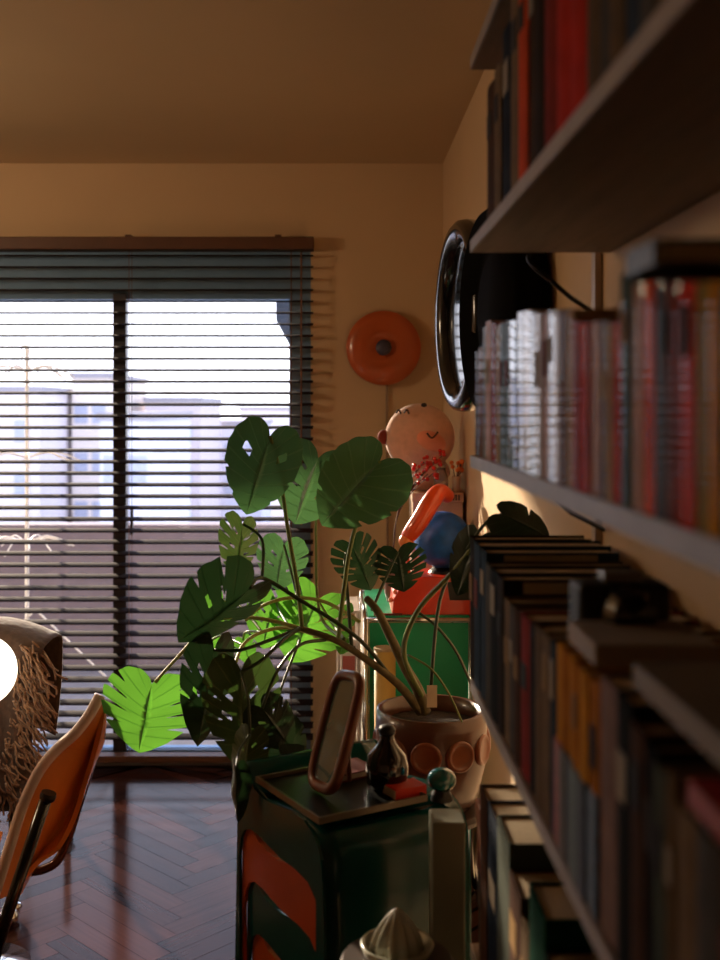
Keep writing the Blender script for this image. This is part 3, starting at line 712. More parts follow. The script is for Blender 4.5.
# plush toy
pl = empty('plush_toy')
pm = mat('pale_pink_plush', srgb(226, 176, 150), .95, var=.06, scale=60, sheen=.6, bump=.6)
pcx = P(421, 440, 3.62)
bm = BM(); ball(bm, (.280, 3.63, 1.302), .113, sx=1.02, sy=.62, sz=1.0, u=32, v=20); obj('head', bm, pm, pl, smooth=True)
bm = BM(); ball(bm, (.29, 3.635, 1.19), .09, sx=1.0, sy=.62, sz=.68, u=28, v=16); obj('body', bm, pm, pl, smooth=True)
bm = BM(); ball(bm, (0, 0, 0), .052, sx=1.0, sy=.42, sz=.62, u=24, v=14, M=Matrix.Rotation(math.radians(22), 3, 'Y'))
for v_ in bm.verts: v_.co += P(431, 441, 3.568)
obj('muzzle', bm, mat('peach_plush', srgb(236, 150, 118), .95, sheen=.5), pl, smooth=True)
bm = BM()
tube(bm, spline([P(427, 433, 3.548), P(432, 438, 3.543), P(438, 432, 3.548)], 4), .003, 6); obj('mouth_stitch', bm, mat('brown_thread', srgb(70, 40, 30), .8), pl)
for px in (399, 407):
    bm = BM(); tube(bm, spline([P(px-3, 413, 3.567), P(px, 410, 3.56), P(px+2, 414, 3.558)], 4), .003, 6); obj('eye_stitch', bm, MATS['brown_thread'], pl)
bm = BM(); ball(bm, P(424, 405, 3.569), .010, sy=.5, sz=.7, u=12, v=8); obj('eye', bm, blackm, pl, smooth=True)
bm = BM(); ball(bm, P(384, 437, 3.63), .022, sz=1.1, u=14, v=10); obj('paw', bm, mat('brown_plush', srgb(130, 50, 34), .95), pl, smooth=True, label='reddish brown paw')
bm = BM(); tube(bm, [P(386, 438, 3.64), P(396, 446, 3.64)], .014, 10); obj('arm', bm, pm, pl, smooth=True)
tag(pl, 'round pale pink plush toy sitting on the cream boxes in the corner', 'plush toy'); settle(pl, (.285, 3.63, 1.129))
# berries in vase
vz = empty('berry_vase')
vc = Vector((.185, 3.50, CT))
bm = BM(); lathe(bm, [(0, 0), (.02, 0), (.028, .03), (.026, .08), (.011, .13), (.013, .155), (.01, .155), (.008, .13), (0, .12)], vc, 28); obj('vase', bm, mat('mauve_ceramic', srgb(130, 90, 84), .3), vz, smooth=True)
rb_ = random.Random(4); berm = mat('red_berry', srgb(206, 30, 16), .25, coat=.5)
stems = BM()
tips = [(417, 470), (424, 462), (431, 466), (437, 459), (428, 474), (442, 456), (420, 478), (434, 473)]
for t in tips:
    e = P(t[0], t[1], 3.47); tube(stems, spline([vc+Vector((0, 0, .12)), vc+Vector((.01, -.005, .26)), (vc+Vector((0, 0, .26))+e)/2+Vector((0, 0, .02)), e], 4), .0016, 5)
obj('stem', stems, mat('brown_stem', srgb(80, 44, 28), .7), vz)
bb = BM()
for t in tips:
    for k in range(5):
        e = P(t[0]+rb_.uniform(-4, 4), t[1]+rb_.uniform(-6, 6), 3.47+rb_.uniform(-.02, .02)); ball(bb, e, rb_.uniform(.005, .008), u=8, v=6)
obj('berries', bb, berm, vz, smooth=True, kind='stuff')
tag(vz, 'sprays of red berries in a slim vase behind the blue globe', 'vase'); settle(vz, vc)
# jar on box with dried orange flowers
jr = empty('glass_jar')
jc2 = Vector((P(441, 494, 3.56).x, 3.56, 1.129))
glm = mat('clear_glass', srgb(235, 225, 215), .05, trans=.85, var=.02)
bm = BM(); lathe(bm, [(0, 0), (.02, 0), (.024, .008), (.024, .05), (.015, .065), (.015, .078), (.013, .078), (.013, .06), (.021, .045), (.021, .006), (0, .004)], jc2, 28); obj('jar', bm, glm, jr, smooth=True)
bm = BM(); lathe(bm, [(0, .0785), (.018, .0785), (.018, .088), (0, .09)], jc2, 20); obj('lid', bm, chrome, jr)
tag(jr, 'small clear glass jar with metal lid on the cream box', 'jar'); settle(jr, jc2)
df = empty('dried_flowers')
c = Vector((.392, 3.56, 1.129))
bm = BM(); lathe(bm, [(0, 0), (.013, 0), (.015, .05), (.012, .05), (.01, .004), (0, .004)], c, 18); obj('pot', bm, creamb, df, smooth=True)
bb = BM(); sb = BM()
for k in range(12):
    e = c+Vector((rb_.uniform(-.018, .02), rb_.uniform(-.02, .02), rb_.uniform(.07, .1))); tube(sb, [c+Vector((0, 0, .03)), e], .0012, 5); ball(bb, e, .007, u=8, v=6)
obj('stem', sb, MATS['brown_stem'], df); obj('flower_heads', bb, mat('orange_flower', srgb(230, 120, 50), .7), df, smooth=True, kind='stuff')
tag(df, 'tiny pot of dried orange flowers at the end of the third shelf board', 'dried flowers'); settle(df, c)

# white rack left of cabinet
wr = empty('wire_rack')
rx0, rx1, ry0, ry1 = .012, .074, 3.42, 3.68
wm = mat('white_enamel', srgb(216, 206, 196), .4)
for x in (rx0, rx1):
    for y in (ry0, ry1):
        bm = BM(); tube(bm, [(x, y, 0), (x, y, .77)], .006, 8); obj('post', bm, wm, wr)
for z in (.1, .33, .56, .765):
    bm = BM(); box(bm, rx0, rx1, ry0, ry1, z-.004, z+.004); obj('shelf', bm, wm, wr)
tag(wr, 'slim white wire rack between the blind and the green cabinet', 'rack'); settle(wr, (.043, 3.55, 0))
rad_ = empty('radio')
bm = BM(); box(bm, rx0+.007, rx1-.007, ry0-.004, ry0+.05, .5645, .68); obj('case', bm, wm, rad_, bevel=.003)
for k in range(2):
    bm = BM(); lathe(bm, [(0, 0), (.008, 0), (.008, .006), (0, .006)], (0, 0, 0), 14, aim((.03+k*.026, ry0-.004, .655), (0, -1, 0))); obj('dial', bm, blackm, rad_)
bm = BM(); box(bm, .024, .062, ry0-.006, ry0-.004, .585, .63); obj('speaker_grille', bm, mat('rosy_grille', srgb(190, 100, 90), .6), rad_)
tag(rad_, 'small white radio on the slim white wire rack', 'radio'); settle(rad_, (.043, ry0, .5645))
for k, (cc_, lab) in enumerate((((196, 196, 200), 'white'), ((70, 84, 110), 'blue'), ((176, 150, 120), 'tan'))):
    x = rx0+.008+k*.016
    bm = BM(); box(bm, x, x+.014, ry0, ry0+.14, .3345, .50+.01*k)
    tag(obj('magazine', bm, mat('mag_%d' % k, srgb(*cc_), .5)), '%s magazine upright on the slim white wire rack' % lab, 'magazine', 'magazines on the wire rack')

# ================================================================ MONSTERA
mo = empty('potted_monstera')
PX, PY, PZ = .219, 2.50, .718
clay = mat('brown_glazed_clay', srgb(82, 46, 28), .35, var=.2, scale=10, coat=.4)
potb = .50
bm = BM(); lathe(bm, [(0, 0), (.085, 0), (.105, .02), (.122, .1), (.126, .19), (.124, PZ-potb), (.112, PZ-potb), (.112, PZ-potb-.035)], (PX, PY, potb), 56); pot = obj('pot', bm, clay, mo, smooth=True)
bm = BM(); lathe(bm, [(.112, PZ-.036), (.06, PZ-.03), (0, PZ-.028)], (PX, PY, 0), 40); obj('soil', bm, mat('potting_soil', srgb(40, 28, 20), .95, var=.5, scale=90, bump=1), mo)
for k in range(9):
    a = -math.pi/2+(k-4)*.62-.18
    d = Vector((math.cos(a), math.sin(a), .02)); c = Vector((PX, PY, potb+.14))+d*.1215
    bm = BM(); lathe(bm, [(0, .004), (.022, .004), (.026, .006), (.030, .009), (.034, .006), (.035, -.008), (0, -.008)], (0, 0, 0), 28, aim(c, d)); obj('medallion', bm, mat('clay_medallion', srgb(126, 68, 38), .35, coat=.4), pot, smooth=True)
tg = P(432, 702, 2.40); bm = BM(); box(bm, tg.x-.011, tg.x+.011, tg.y, tg.y+.0015, tg.z-.012, tg.z+.036); obj('plant_label', bm, mat('white_tag', srgb(224, 206, 180), .6), mo, label='white plant label')
ps = empty('plant_stand')
bm = BM(); lathe(bm, [(0, 0), (.12, 0), (.125, -.01), (.12, -.022), (0, -.022)], (PX, PY, potb-.0005), 40); obj('top', bm, MATS['dark_stool_wood'], ps)
for k in range(4):
    a = k*math.pi/2+.785; bm = BM(); tube(bm, [(PX+.08*math.cos(a), PY+.08*math.sin(a), potb-.02), (PX+.10*math.cos(a), PY+.10*math.sin(a), 0)], .012, 10); obj('leg', bm, MATS['dark_stool_wood'], ps)
tag(ps, 'dark round plant stand carrying the brown monstera pot', 'plant stand'); settle(ps, (PX, PY, 0))

LM = leaf_mat('leaf_sunlit', srgb(26, 58, 44), srgb(50, 84, 58), (.18, .54, .05, 1), .42)  # bright copy of the leaf, sunlight put into its colour
LMt = leaf_mat('leaf_unlit', srgb(58, 98, 84), srgb(88, 124, 100), (.10, .26, .08, 1), .3)  # greyer copy for the top leaves, lack of sun put into the colour
LMd = leaf_mat('leaf_shaded', srgb(9, 24, 21), srgb(20, 42, 32), (.04, .11, .03, 1), .08)  # near-black copy, backlit shade put into the leaf colour
LMo = leaf_mat('leaf_olive', srgb(42, 58, 38), srgb(70, 82, 50), (.08, .16, .03, 1), .2)
HEART = [(0, 0), (.05, -.10), (.14, -.18), (.27, -.20), (.40, -.12), (.50, .04), (.53, .22), (.50, .42), (.41, .62), (.27, .80), (.12, .93), (0, 1.0)]
def leaf(base, tip, nrm, m=LM, wr=1.0, fold=.25, droop=.1, slits=None, holes=True, seed=0, label=None, side=None, twist=0):
    rg = random.Random(seed)
    base = Vector(base); tip = Vector(tip); V = tip-base; L = V.length; V.normalize()
    N_ = Vector(nrm); N_ = (N_-V*N_.dot(V)).normalized(); U = V.cross(N_)
    hp = spline([Vector((x, y, 0)) for x, y in HEART], 10)
    bm = BM(); uvl = bm.loops.layers.uv.new('UV')
    NS = 110; NR = 8
    def E(s):
        f = s*(len(hp)-1); i = min(int(f), len(hp)-2); return hp[i].lerp(hp[i+1], f-i)
    mid = {}
    def place(u, v):
        h = -fold*(abs(u)**1.35)*L*.9 + droop*L*(-(v**2)) + .012*L*math.sin(v*9+seed)*abs(u)*3 + .03*L*noise.noise(Vector((u*3+seed, v*3, seed*.7)))
        return base+U*u*L*wr+V*v*L+N_*h
    def midv(i):
        s = i/NS; v = max(0, min(1, (s**1.15)*1.0*.98+.0)) if s > 0 else 0
        if s < .3: v = s*.25/.3*.9
        else: v = .225+(s-.3)/.7*.775
        return v
    mids = [bm.verts.new(place(0, midv(i))) for i in range(NS+1)]
    for sd in (-1, 1):
        sl = slits if slits is not None else [(.40+rg.uniform(-.02, .02), rg.uniform(.25, .6)), (.53+rg.uniform(-.02, .02), rg.uniform(.35, .62)), (.66+rg.uniform(-.02, .02), rg.uniform(.3, .6)), (.78, rg.uniform(.2, .5))]
        hl = [(rg.uniform(.36, .46), .38, .02, .14), (rg.uniform(.56, .63), .35, .018, .12)] if holes is True else [(.45, .5, .035, .1)] if holes == 1.5 else []
        cols = []
        for i in range(NS+1):
            s = i/NS; e = E(s); e = Vector((e.x*sd, e.y, 0)); vm = midv(i)
            R = 1.0
            for (c_, dp) in sl:
                R = min(R, 1-dp*math.exp(-((s-c_)/.010)**4)*(1.0))
            R += .012*math.sin(s*60+seed)
            col = [mids[i]]
            for k in range(1, NR+1):
                t = k/NR*R
                # lateral veins sweep: quadratic blend
                u = e.x*t; v = vm+(e.y-vm)*(t**1.1)
                col.append(bm.verts.new(place(u, v)))
            cols.append((col, R))
        for i in range(NS):
            for k in range(NR):
                s = (i+.5)/NS; t = (k+.5)/NR
                if any(((s-hc)/hw)**2+((t-ht)/hh)**2 < 1 for hc, ht, hw, hh in hl): continue
                a = cols[i][0]; b = cols[i+1][0]
                q = [a[k], b[k], b[k+1], a[k+1]]
                q2 = []
                for v_ in q:
                    if not any((v_.co-w_.co).length < 1e-6 for w_ in q2): q2.append(v_)
                if len(q2) < 3: continue
                try: f = bm.faces.new(q2)
                except ValueError: continue
                f.smooth = True
                for l in f.loops:
                    inb = l.vert in b; kk = (b if inb else a).index(l.vert) if l.vert in (b if inb else a) else 0
                    l[uvl].uv = ((i+(1 if inb else 0))/NS, kk/NR)
    me = bpy.data.meshes.new('leaf')
    for v_ in [v for v in bm.verts if not v.link_faces]: bm.verts.remove(v_)
    bm.to_mesh(me); bm.free(); me.materials.append(m)
    o = bpy.data.objects.new('leaf', me); C.objects.link(o); o.parent = mo
    if label: o['label'] = label
    return o
petm = mat('petiole_green', srgb(112, 128, 66), .4, var=.15)
petd = mat('petiole_dark', srgb(44, 62, 36), .4, var=.15)
petw = mat('petiole_pale', srgb(176, 176, 104), .45, var=.1)
stemm = mat('brown_green_stem', srgb(104, 92, 58), .6, var=.4, scale=40, bump=.5)
def pet(pts, m=petm, r0=.0045, r1=.0035, name='petiole'):
    p = spline([P(*q) for q in pts], 7); n = len(p)
    bm = BM(); tube(bm, p, [r0+(r1-r0)*i/(n-1) for i in range(n)], 8); obj(name, bm, m, mo, smooth=True)
cam = Vector((0, -1, 0))
# 1 big front left
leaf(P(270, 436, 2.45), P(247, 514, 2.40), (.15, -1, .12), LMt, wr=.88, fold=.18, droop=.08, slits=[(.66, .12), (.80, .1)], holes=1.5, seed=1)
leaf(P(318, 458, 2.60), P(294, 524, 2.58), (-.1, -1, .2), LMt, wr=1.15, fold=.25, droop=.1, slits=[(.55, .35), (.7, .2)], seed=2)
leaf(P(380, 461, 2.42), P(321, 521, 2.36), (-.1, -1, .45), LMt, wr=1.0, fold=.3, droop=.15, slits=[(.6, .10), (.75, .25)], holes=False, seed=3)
leaf(P(352, 545, 2.62), P(372, 590, 2.6), (.2, -1, .3), LMd, wr=1.0, fold=.2, seed=4, slits=[(.35, .5), (.45, .6), (.55, .6), (.65, .6), (.75, .5)])
leaf(P(243, 524, 2.50), P(238, 577, 2.46), (.8, -.7, .1), LMo, wr=1.0, fold=.2, droop=.1, seed=5, holes=True)
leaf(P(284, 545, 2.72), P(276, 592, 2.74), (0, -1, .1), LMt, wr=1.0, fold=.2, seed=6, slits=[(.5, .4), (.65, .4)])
# 7 dark folded leaf
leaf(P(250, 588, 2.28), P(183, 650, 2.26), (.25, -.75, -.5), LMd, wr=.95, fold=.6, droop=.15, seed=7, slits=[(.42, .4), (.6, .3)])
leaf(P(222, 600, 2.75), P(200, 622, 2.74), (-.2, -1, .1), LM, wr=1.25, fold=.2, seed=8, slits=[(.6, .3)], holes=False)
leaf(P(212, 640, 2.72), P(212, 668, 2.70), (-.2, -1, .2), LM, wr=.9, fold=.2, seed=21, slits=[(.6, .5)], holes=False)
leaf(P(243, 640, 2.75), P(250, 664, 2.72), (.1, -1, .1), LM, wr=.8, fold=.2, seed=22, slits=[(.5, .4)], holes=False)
# 9 bright sunlit
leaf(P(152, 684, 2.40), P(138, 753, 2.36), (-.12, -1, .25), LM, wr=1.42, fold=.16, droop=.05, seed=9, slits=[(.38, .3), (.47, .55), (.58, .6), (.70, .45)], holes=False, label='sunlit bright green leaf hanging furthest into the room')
# 10 dark hanging
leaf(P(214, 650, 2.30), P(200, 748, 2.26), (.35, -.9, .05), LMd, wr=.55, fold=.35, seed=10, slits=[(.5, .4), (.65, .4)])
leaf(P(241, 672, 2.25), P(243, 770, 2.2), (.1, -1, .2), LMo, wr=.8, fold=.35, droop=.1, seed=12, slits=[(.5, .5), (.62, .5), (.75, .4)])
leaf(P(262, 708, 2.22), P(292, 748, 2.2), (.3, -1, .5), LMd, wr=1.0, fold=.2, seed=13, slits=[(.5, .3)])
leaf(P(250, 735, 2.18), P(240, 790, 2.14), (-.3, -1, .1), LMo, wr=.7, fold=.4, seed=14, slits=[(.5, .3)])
# 11 bright, behind
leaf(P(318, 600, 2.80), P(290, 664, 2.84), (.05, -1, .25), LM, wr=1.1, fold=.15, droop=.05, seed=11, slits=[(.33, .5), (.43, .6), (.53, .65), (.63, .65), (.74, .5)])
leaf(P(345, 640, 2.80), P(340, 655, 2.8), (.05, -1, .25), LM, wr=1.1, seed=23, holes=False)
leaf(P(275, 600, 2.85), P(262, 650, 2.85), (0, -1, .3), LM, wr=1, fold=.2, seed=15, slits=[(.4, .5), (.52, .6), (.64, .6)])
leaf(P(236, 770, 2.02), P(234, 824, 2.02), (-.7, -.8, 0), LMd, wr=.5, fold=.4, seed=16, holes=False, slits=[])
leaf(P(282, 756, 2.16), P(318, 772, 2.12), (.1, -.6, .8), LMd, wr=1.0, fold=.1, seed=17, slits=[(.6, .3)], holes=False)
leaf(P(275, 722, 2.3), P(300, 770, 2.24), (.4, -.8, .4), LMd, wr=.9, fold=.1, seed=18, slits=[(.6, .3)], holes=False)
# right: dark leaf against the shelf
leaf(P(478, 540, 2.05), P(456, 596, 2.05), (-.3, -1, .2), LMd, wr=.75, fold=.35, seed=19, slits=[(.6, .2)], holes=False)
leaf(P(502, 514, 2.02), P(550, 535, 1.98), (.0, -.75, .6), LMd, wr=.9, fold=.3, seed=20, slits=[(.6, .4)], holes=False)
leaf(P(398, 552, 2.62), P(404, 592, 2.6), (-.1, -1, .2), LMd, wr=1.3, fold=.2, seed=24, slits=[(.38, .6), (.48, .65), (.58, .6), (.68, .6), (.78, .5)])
# stems and petioles
pet([(425, 712, 2.5), (418, 690, 2.48), (404, 665, 2.47), (392, 640, 2.47), (378, 612, 2.48), (366, 598, 2.5)], stemm, .014, .008, 'stem')
pet([(420, 712, 2.5), (400, 686, 2.45), (370, 662, 2.42), (335, 640, 2.4), (300, 628, 2.4)], stemm, .011, .006, 'stem')
pet([(302, 630, 2.4), (298, 590, 2.42), (288, 530, 2.45), (279, 470, 2.46), (270, 436, 2.45)], petm, .005, .004)
pet([(338, 640, 2.42), (344, 590, 2.45), (352, 540, 2.45), (372, 480, 2.43), (380, 461, 2.42)], petm, .0055, .004)
pet([(352, 650, 2.45), (348, 600, 2.5), (345, 560, 2.6), (352, 545, 2.62)], petd)
pet([(400, 690, 2.46), (360, 640, 2.4), (300, 600, 2.38), (262, 578, 2.36), (250, 588, 2.28)], petd, .005, .004)
pet([(330, 640, 2.42), (290, 628, 2.55), (262, 632, 2.55), (243, 645, 2.5), (234, 668, 2.4)], petw, .0045, .004)
pet([(360, 622, 2.5), (325, 602, 2.55), (290, 598, 2.55), (262, 606, 2.55), (246, 620, 2.6)], petw, .0045, .004)
pet([(345, 640, 2.42), (320, 614, 2.6), (316, 540, 2.63), (318, 458, 2.61)], petm, .004, .003)
pet([(300, 628, 2.4), (255, 618, 2.38), (210, 622, 2.4), (186, 648, 2.4), (155, 682, 2.40)], petw, .0045, .0035)
pet([(300, 628, 2.4), (270, 640, 2.32), (240, 650, 2.28), (214, 650, 2.30)], petd)
pet([(300, 628, 2.4), (283, 640, 2.3), (262, 660, 2.26), (241, 672, 2.25)], petd)
pet([(325, 640, 2.4), (300, 645, 2.32), (278, 670, 2.26), (262, 708, 2.22)], petd, .004, .003)
pet([(424, 700, 2.5), (404, 655, 2.3), (417, 612, 2.15), (450, 575, 2.08), (478, 540, 2.05)], petm, .006, .0045)
pet([(430, 702, 2.5), (440, 600, 2.2), (470, 545, 2.05), (487, 522, 2.03), (502, 514, 2.02)], petd, .004, .003)
pet([(418, 612, 2.35), (438, 628, 2.35), (458, 655, 2.38), (474, 692, 2.45)], petd, .003, .003, 'aerial_root')
pet([(408, 655, 2.42), (430, 668, 2.36), (448, 692, 2.36), (462, 722, 2.37)], petm, .0025, .002, 'aerial_root')
pet([(300, 640, 2.42), (278, 700, 2.3), (280, 745, 2.2), (282, 756, 2.16)], petd, .003, .003)
pet([(345, 640, 2.45), (330, 620, 2.7), (318, 600, 2.8)], petm, .004, .003)
pet([(372, 610, 2.5), (385, 580, 2.58), (398, 552, 2.62)], petd, .004, .003)
pet([(262, 578, 2.4), (262, 540, 2.48), (243, 524, 2.5)], petd, .004, .003)
pet([(300, 610, 2.5), (292, 575, 2.65), (284, 545, 2.72)], petd, .003, .003)
pet([(290, 628, 2.55), (280, 612, 2.75), (275, 600, 2.85)], petd, .003, .003)
pet([(262, 632, 2.55), (240, 606, 2.7), (222, 600, 2.75)], petm, .003, .003)
pet([(262, 632, 2.55), (246, 632, 2.7), (243, 640, 2.75)], petm, .003, .003)
pet([(243, 645, 2.5), (222, 636, 2.65), (212, 640, 2.72)], petm, .003, .003)
pet([(241, 672, 2.25), (248, 700, 2.2), (250, 735, 2.18)], petd, .003, .003)
pet([(250, 735, 2.18), (240, 750, 2.08), (236, 770, 2.02)], petd, .003, .003)
tag(mo, 'large monstera with split leaves in a brown pot with round reliefs', 'potted plant'); settle(mo, (PX, PY, potb))

# ================================================================ PLYWOOD CHAIR (left edge)
pc_ = empty('plywood_chair')
ply = mat('orange_plywood', srgb(222, 134, 56), .25, var=.2, scale=8, stretch=(1, 1, .15), coat=.5)
rimc = [(101, 696, 2.44), (90, 716, 2.43), (76, 734, 2.42), (58, 750, 2.41), (40, 772, 2.40), (24, 806, 2.40), (10, 850, 2.39), (-6, 900, 2.38)]
outc = [(104, 700, 2.46), (100, 728, 2.48), (93, 756, 2.50), (84, 786, 2.51), (74, 818, 2.51), (58, 848, 2.50), (34, 866, 2.48), (6, 905, 2.44)]
a = spline([P(*q) for q in rimc], 5); b = spline([P(*q) for q in outc], 5)
rows = []
for i in range(len(a)):
    rr = []
    for k in range(9):
        t = k/8; p = a[i].lerp(b[i], t); p = p+Vector((.02, .085, -.01))*math.sin(t*math.pi)*min(1, i/10)
        rr.append(p)
    rows.append(rr)
bm = BM(); sheet(bm, rows, .011); obj('backrest', bm, ply, pc_, smooth=False)
bm = BM(); tube(bm, [p+Vector((-.001, -.004, .003)) for p in a], .0125, 12); obj('rim_edge', bm, mat('sunlit_ply_edge', srgb(244, 222, 214), .25, var=.03, coat=.6), pc_, smooth=True, label='rounded plywood edge, coloured pale for sunlight')  # near-white colour paints the sun along this edge
tubm = mat('bronze_tube', srgb(92, 50, 26), .2, metal=.5, var=.1, coat=.6)
bm = BM(); tube(bm, spline([P(*q) for q in [(101, 732, 2.55), (91, 765, 2.56), (79, 803, 2.56), (68, 838, 2.55), (58, 860, 2.54), (44, 869, 2.53), (26, 872, 2.52), (-30, 878, 2.50)]], 5), .0105, 12); obj('side_tube', bm, tubm, pc_, smooth=True)
bm = BM(); tube(bm, [P(46, 798, 2.36), P(4, 924, 2.34), Vector((P(4, 924, 2.34).x-.08, 2.33, .02))], .0135, 12); obj('leg', bm, glossb, pc_, smooth=True)
bm = BM(); lathe(bm, [(0, -.008), (.016, -.008), (.018, 0), (.016, .008), (0, .008)], (0, 0, 0), 20, aim(P(48, 796, 2.36), (.3, 0, 1))); obj('tube_cap', bm, blackm, pc_)
# seat, carried forward out of frame
s0 = P(0, 870, 2.44)
rows = []
for i in range(8):
    t = i/7; rows.append([Vector((s0.x-.03-.42*t, 2.2+.06*k, s0.z-.015+.012*math.sin(t*6)+.05*(abs(k-3)/3)**3)) for k in range(7)])
bm = BM(); sheet(bm, rows, .011); obj('seat', bm, ply, pc_)
for dy in (2.24, 2.52):
    bm = BM(); tube(bm, spline([(s0.x-.03, dy, s0.z-.03), (s0.x-.40, dy, s0.z-.03), (s0.x-.44, dy, s0.z-.08), (s0.x-.43, dy, .03), (s0.x-.38, dy, .012), (s0.x-.05, dy, .012)], 5), .0115, 10); obj('leg', bm, tubm, pc_, smooth=True)
bm = BM(); tube(bm, [(s0.x-.06, 2.24, .012), (s0.x-.06, 2.52, .012)], .0115, 10); obj('stretcher', bm, tubm, pc_)
tag(pc_, 'bent plywood chair with orange back and brown tubes, cut by the picture edge', 'chair'); settle(pc_, (s0.x-.2, 2.38, 0))

# white globe on a pole, given a glow for its sunlit white
gl = empty('sunlit_globe')
gx, gy, gz = -.882, 2.74, .745
gmt = mat('opal_glass_added_glow', srgb(245, 238, 225), .25, var=.01, emit=(1, .86, .66, 1), estr=2.2)  # emission added to stand for sunlight on the globe
bm = BM(); ball(bm, (gx, gy, gz), .088, u=32, v=20); obj('globe_shade', bm, gmt, gl, smooth=True)
bm = BM(); tube(bm, [(gx, gy, .02), (gx, gy, gz-.085)], .009, 12); obj('pole', bm, chrome, gl, smooth=True)
bm = BM(); lathe(bm, [(0, 0), (.12, 0), (.12, .012), (.02, .022), (0, .022)], (gx, gy, 0), 36); obj('base', bm, chrome, gl, smooth=True)
tag(gl, 'white globe, glow added for its sunlit look, at the picture edge before the fringed throw', 'lamp'); settle(gl, (gx, gy, 0))

# armchair behind with throw
ac = empty('armchair')
up = mat('grey_upholstery', srgb(70, 62, 58), .9, bump=.4, scale=80)
bm = BM(); box(bm, -1.5, -.86, 2.98, 3.10, .3, .745); obj('backrest', bm, up, ac, bevel=.02)
bm = BM(); box(bm, -1.5, -1.0, 3.102, 3.65, .28, .42); obj('seat', bm, up, ac, bevel=.03)
for x in (-1.44, -.878):
    for y in (2.97, 3.58):
        bm = BM(); tube(bm, [(x, y+.03, .30), (x, y+.03, .06)], .012, 10); lathe(bm, [(0, .055), (.02, .05), (.026, .04), (.02, .034), (0, .034)], (x, y+.03, 0), 20); l_ = obj('leg', bm, chrome, ac, smooth=True)
        bm = BM(); ball(bm, (x, y-.005, .027), .026, u=20, v=14); ball(bm, (x, y+.035, .027), .0265, sx=.7, u=16, v=10); obj('caster', bm, chrome, l_, smooth=True)
tag(ac, 'grey armchair on chrome casters half hidden under the fringed throw', 'armchair'); settle(ac, (-1.17, 3.3, 0))
th = empty('throw_blanket')
thm = mat('dark_brown_wool', srgb(84, 62, 48), .95, var=.3, scale=50, bump=.8, sheen=.4)
rows = []
NX, NY = 40, 44
for i in range(NX+1):
    t = i/NX; px_ = -150+t*186; col = []
    x = (px_-335)*2.92/F
    for k in range(NY+1):
        s = k/NY
        # up the far side, over the back, down the near side
        topz = .815-.05*max(0, (t-.70)/.3)**1.6
        fold = .012*math.sin(x*55)+.008*math.sin(x*23+1)
        if s < .25: y = 3.125; z = topz-.02-(.25-s)*1.1
        elif s < .4:
            a_ = (s-.25)/.15*math.pi; y = 3.04+.085*math.cos(a_); z = topz-.02+.02*math.sin(a_)
        else:
            d = (s-.4)/.6; y = 2.955-.02*d+fold*(.4+d)-.012; z = topz-.02-d*(.46-.05*t)
        col.append((x+.02*math.sin(s*7)*t, y, z))
    rows.append(col)
bm = BM(); sheet(bm, rows, .006); cl = obj('cloth', bm, thm, th, smooth=True)
fm = mat('fringe_wool', srgb(150, 112, 80), .95, var=.25, scale=60, sheen=.4)
fb = BM(); rf = random.Random(5)
for k in range(230):
    t = k/229; x0 = rows[-1][0][0]; zt = .775-.38*t
    yq = 2.935 + rf.uniform(-.02, .03)
    p = Vector((rows[-1][0][0]-.012+rf.uniform(-.03, .004)-.07*t, yq, zt)); L = rf.uniform(.06, .11)
    pts = [p]
    dx = rf.uniform(.3, .9)
    for q in range(1, 7):
        pts.append(p+Vector((L*q/6*dx+rf.uniform(-.007, .007), rf.uniform(-.014, .014), -L*q/6+rf.uniform(-.006, .006))))
    tube(fb, spline(pts, 2), .0026, 5)
for k in range(60):
    i = int(k/59*NX); p = Vector(rows[i][-1]); L = rf.uniform(.05, .08); pts = [p+Vector((0, 0, .01))]
    for q in range(1, 6): pts.append(p+Vector((rf.uniform(-.008, .008), rf.uniform(-.008, .008), -L*q/5)))
    tube(fb, spline(pts, 2), .0028, 5)
obj('fringe', fb, fm, th, smooth=True, kind='stuff', label='curly light brown wool fringe')
tag(th, 'dark brown wool throw with curly fringe draped over the armchair back', 'throw'); settle(th, (-.9, 3.04, .82))

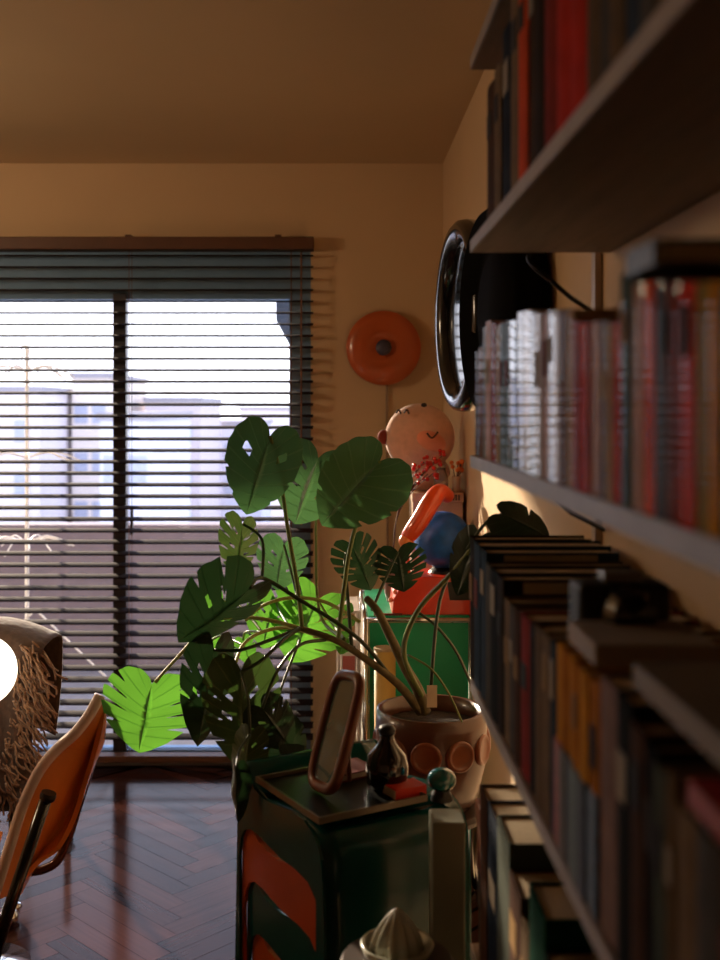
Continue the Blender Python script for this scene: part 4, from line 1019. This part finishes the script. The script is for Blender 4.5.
# pendant added out of frame as warm fill for the room
pn = empty('added_fill_pendant')
px0 = (-2.1, 2.75, 1.9)
bm = BM(); ball(bm, px0, .17, sz=.8, u=28, v=18); obj('lamp_shade', bm, mat('added_fill_glow', srgb(250, 236, 210), .8, emit=(1, .75, .49, 1), estr=19.0), pn, smooth=True)  # emissive ball, the unseen fill source
bm = BM(); tube(bm, [(px0[0], px0[1], 2.03), (px0[0], px0[1], ZC)], .003, 6); obj('cord', bm, blackm, pn)
tag(pn, 'round pendant added out of view as warm fill, hanging on the far side of the room from the bookshelf', 'lamp'); settle(pn, (px0[0], px0[1], ZC))

# ================================================================ LIGHT
def sun_light():
    el = math.radians(15.5); az = math.radians(30)
    d = Vector((math.sin(az)*math.cos(el), -math.cos(az)*math.cos(el), -math.sin(el)))
    l = bpy.data.lights.new('sun', 'SUN'); l.energy = 9; l.angle = math.radians(2.2); l.color = (1, .80, .58)
    o = bpy.data.objects.new('sun', l); C.objects.link(o); o.rotation_euler = d.to_track_quat('-Z', 'Y').to_euler(); o.location = (-3, 9, 5)
sun_light()
w = bpy.data.worlds.new('sky'); bpy.context.scene.world = w; w.use_nodes = True
nt = w.node_tree; bg = nt.nodes['Background']
tc = nt.nodes.new('ShaderNodeTexCoord'); sx = nt.nodes.new('ShaderNodeSeparateXYZ'); nt.links.new(tc.outputs['Generated'], sx.inputs[0])
cr = nt.nodes.new('ShaderNodeValToRGB'); nt.links.new(sx.outputs['Z'], cr.inputs[0])
cr.color_ramp.elements[0].color = (.88, .90, 1.0, 1); cr.color_ramp.elements[1].color = (.42, .55, 1.0, 1)
nt.links.new(cr.outputs[0], bg.inputs['Color']); bg.inputs['Strength'].default_value = 2.4

# ================================================================ CAMERA
cd = bpy.data.cameras.new('camera'); co = bpy.data.objects.new('camera', cd); C.objects.link(co)
cd.sensor_fit = 'VERTICAL'; cd.sensor_height = 36; cd.sensor_width = 27; cd.lens = F*36/960
cd.shift_x = 25/960; cd.shift_y = -72/960
co.location = (0, 0, CZ); co.rotation_euler = (math.pi/2, 0, 0)
cd.clip_start = .02
cd.dof.use_dof = True; cd.dof.focus_distance = 2.7; cd.dof.aperture_fstop = 3.6
sc = bpy.context.scene; sc.camera = co
sc.view_settings.view_transform = 'Standard'; sc.view_settings.look = 'None'; sc.view_settings.gamma = 1; sc.view_settings.exposure = .5
sc.view_settings.use_curve_mapping = False
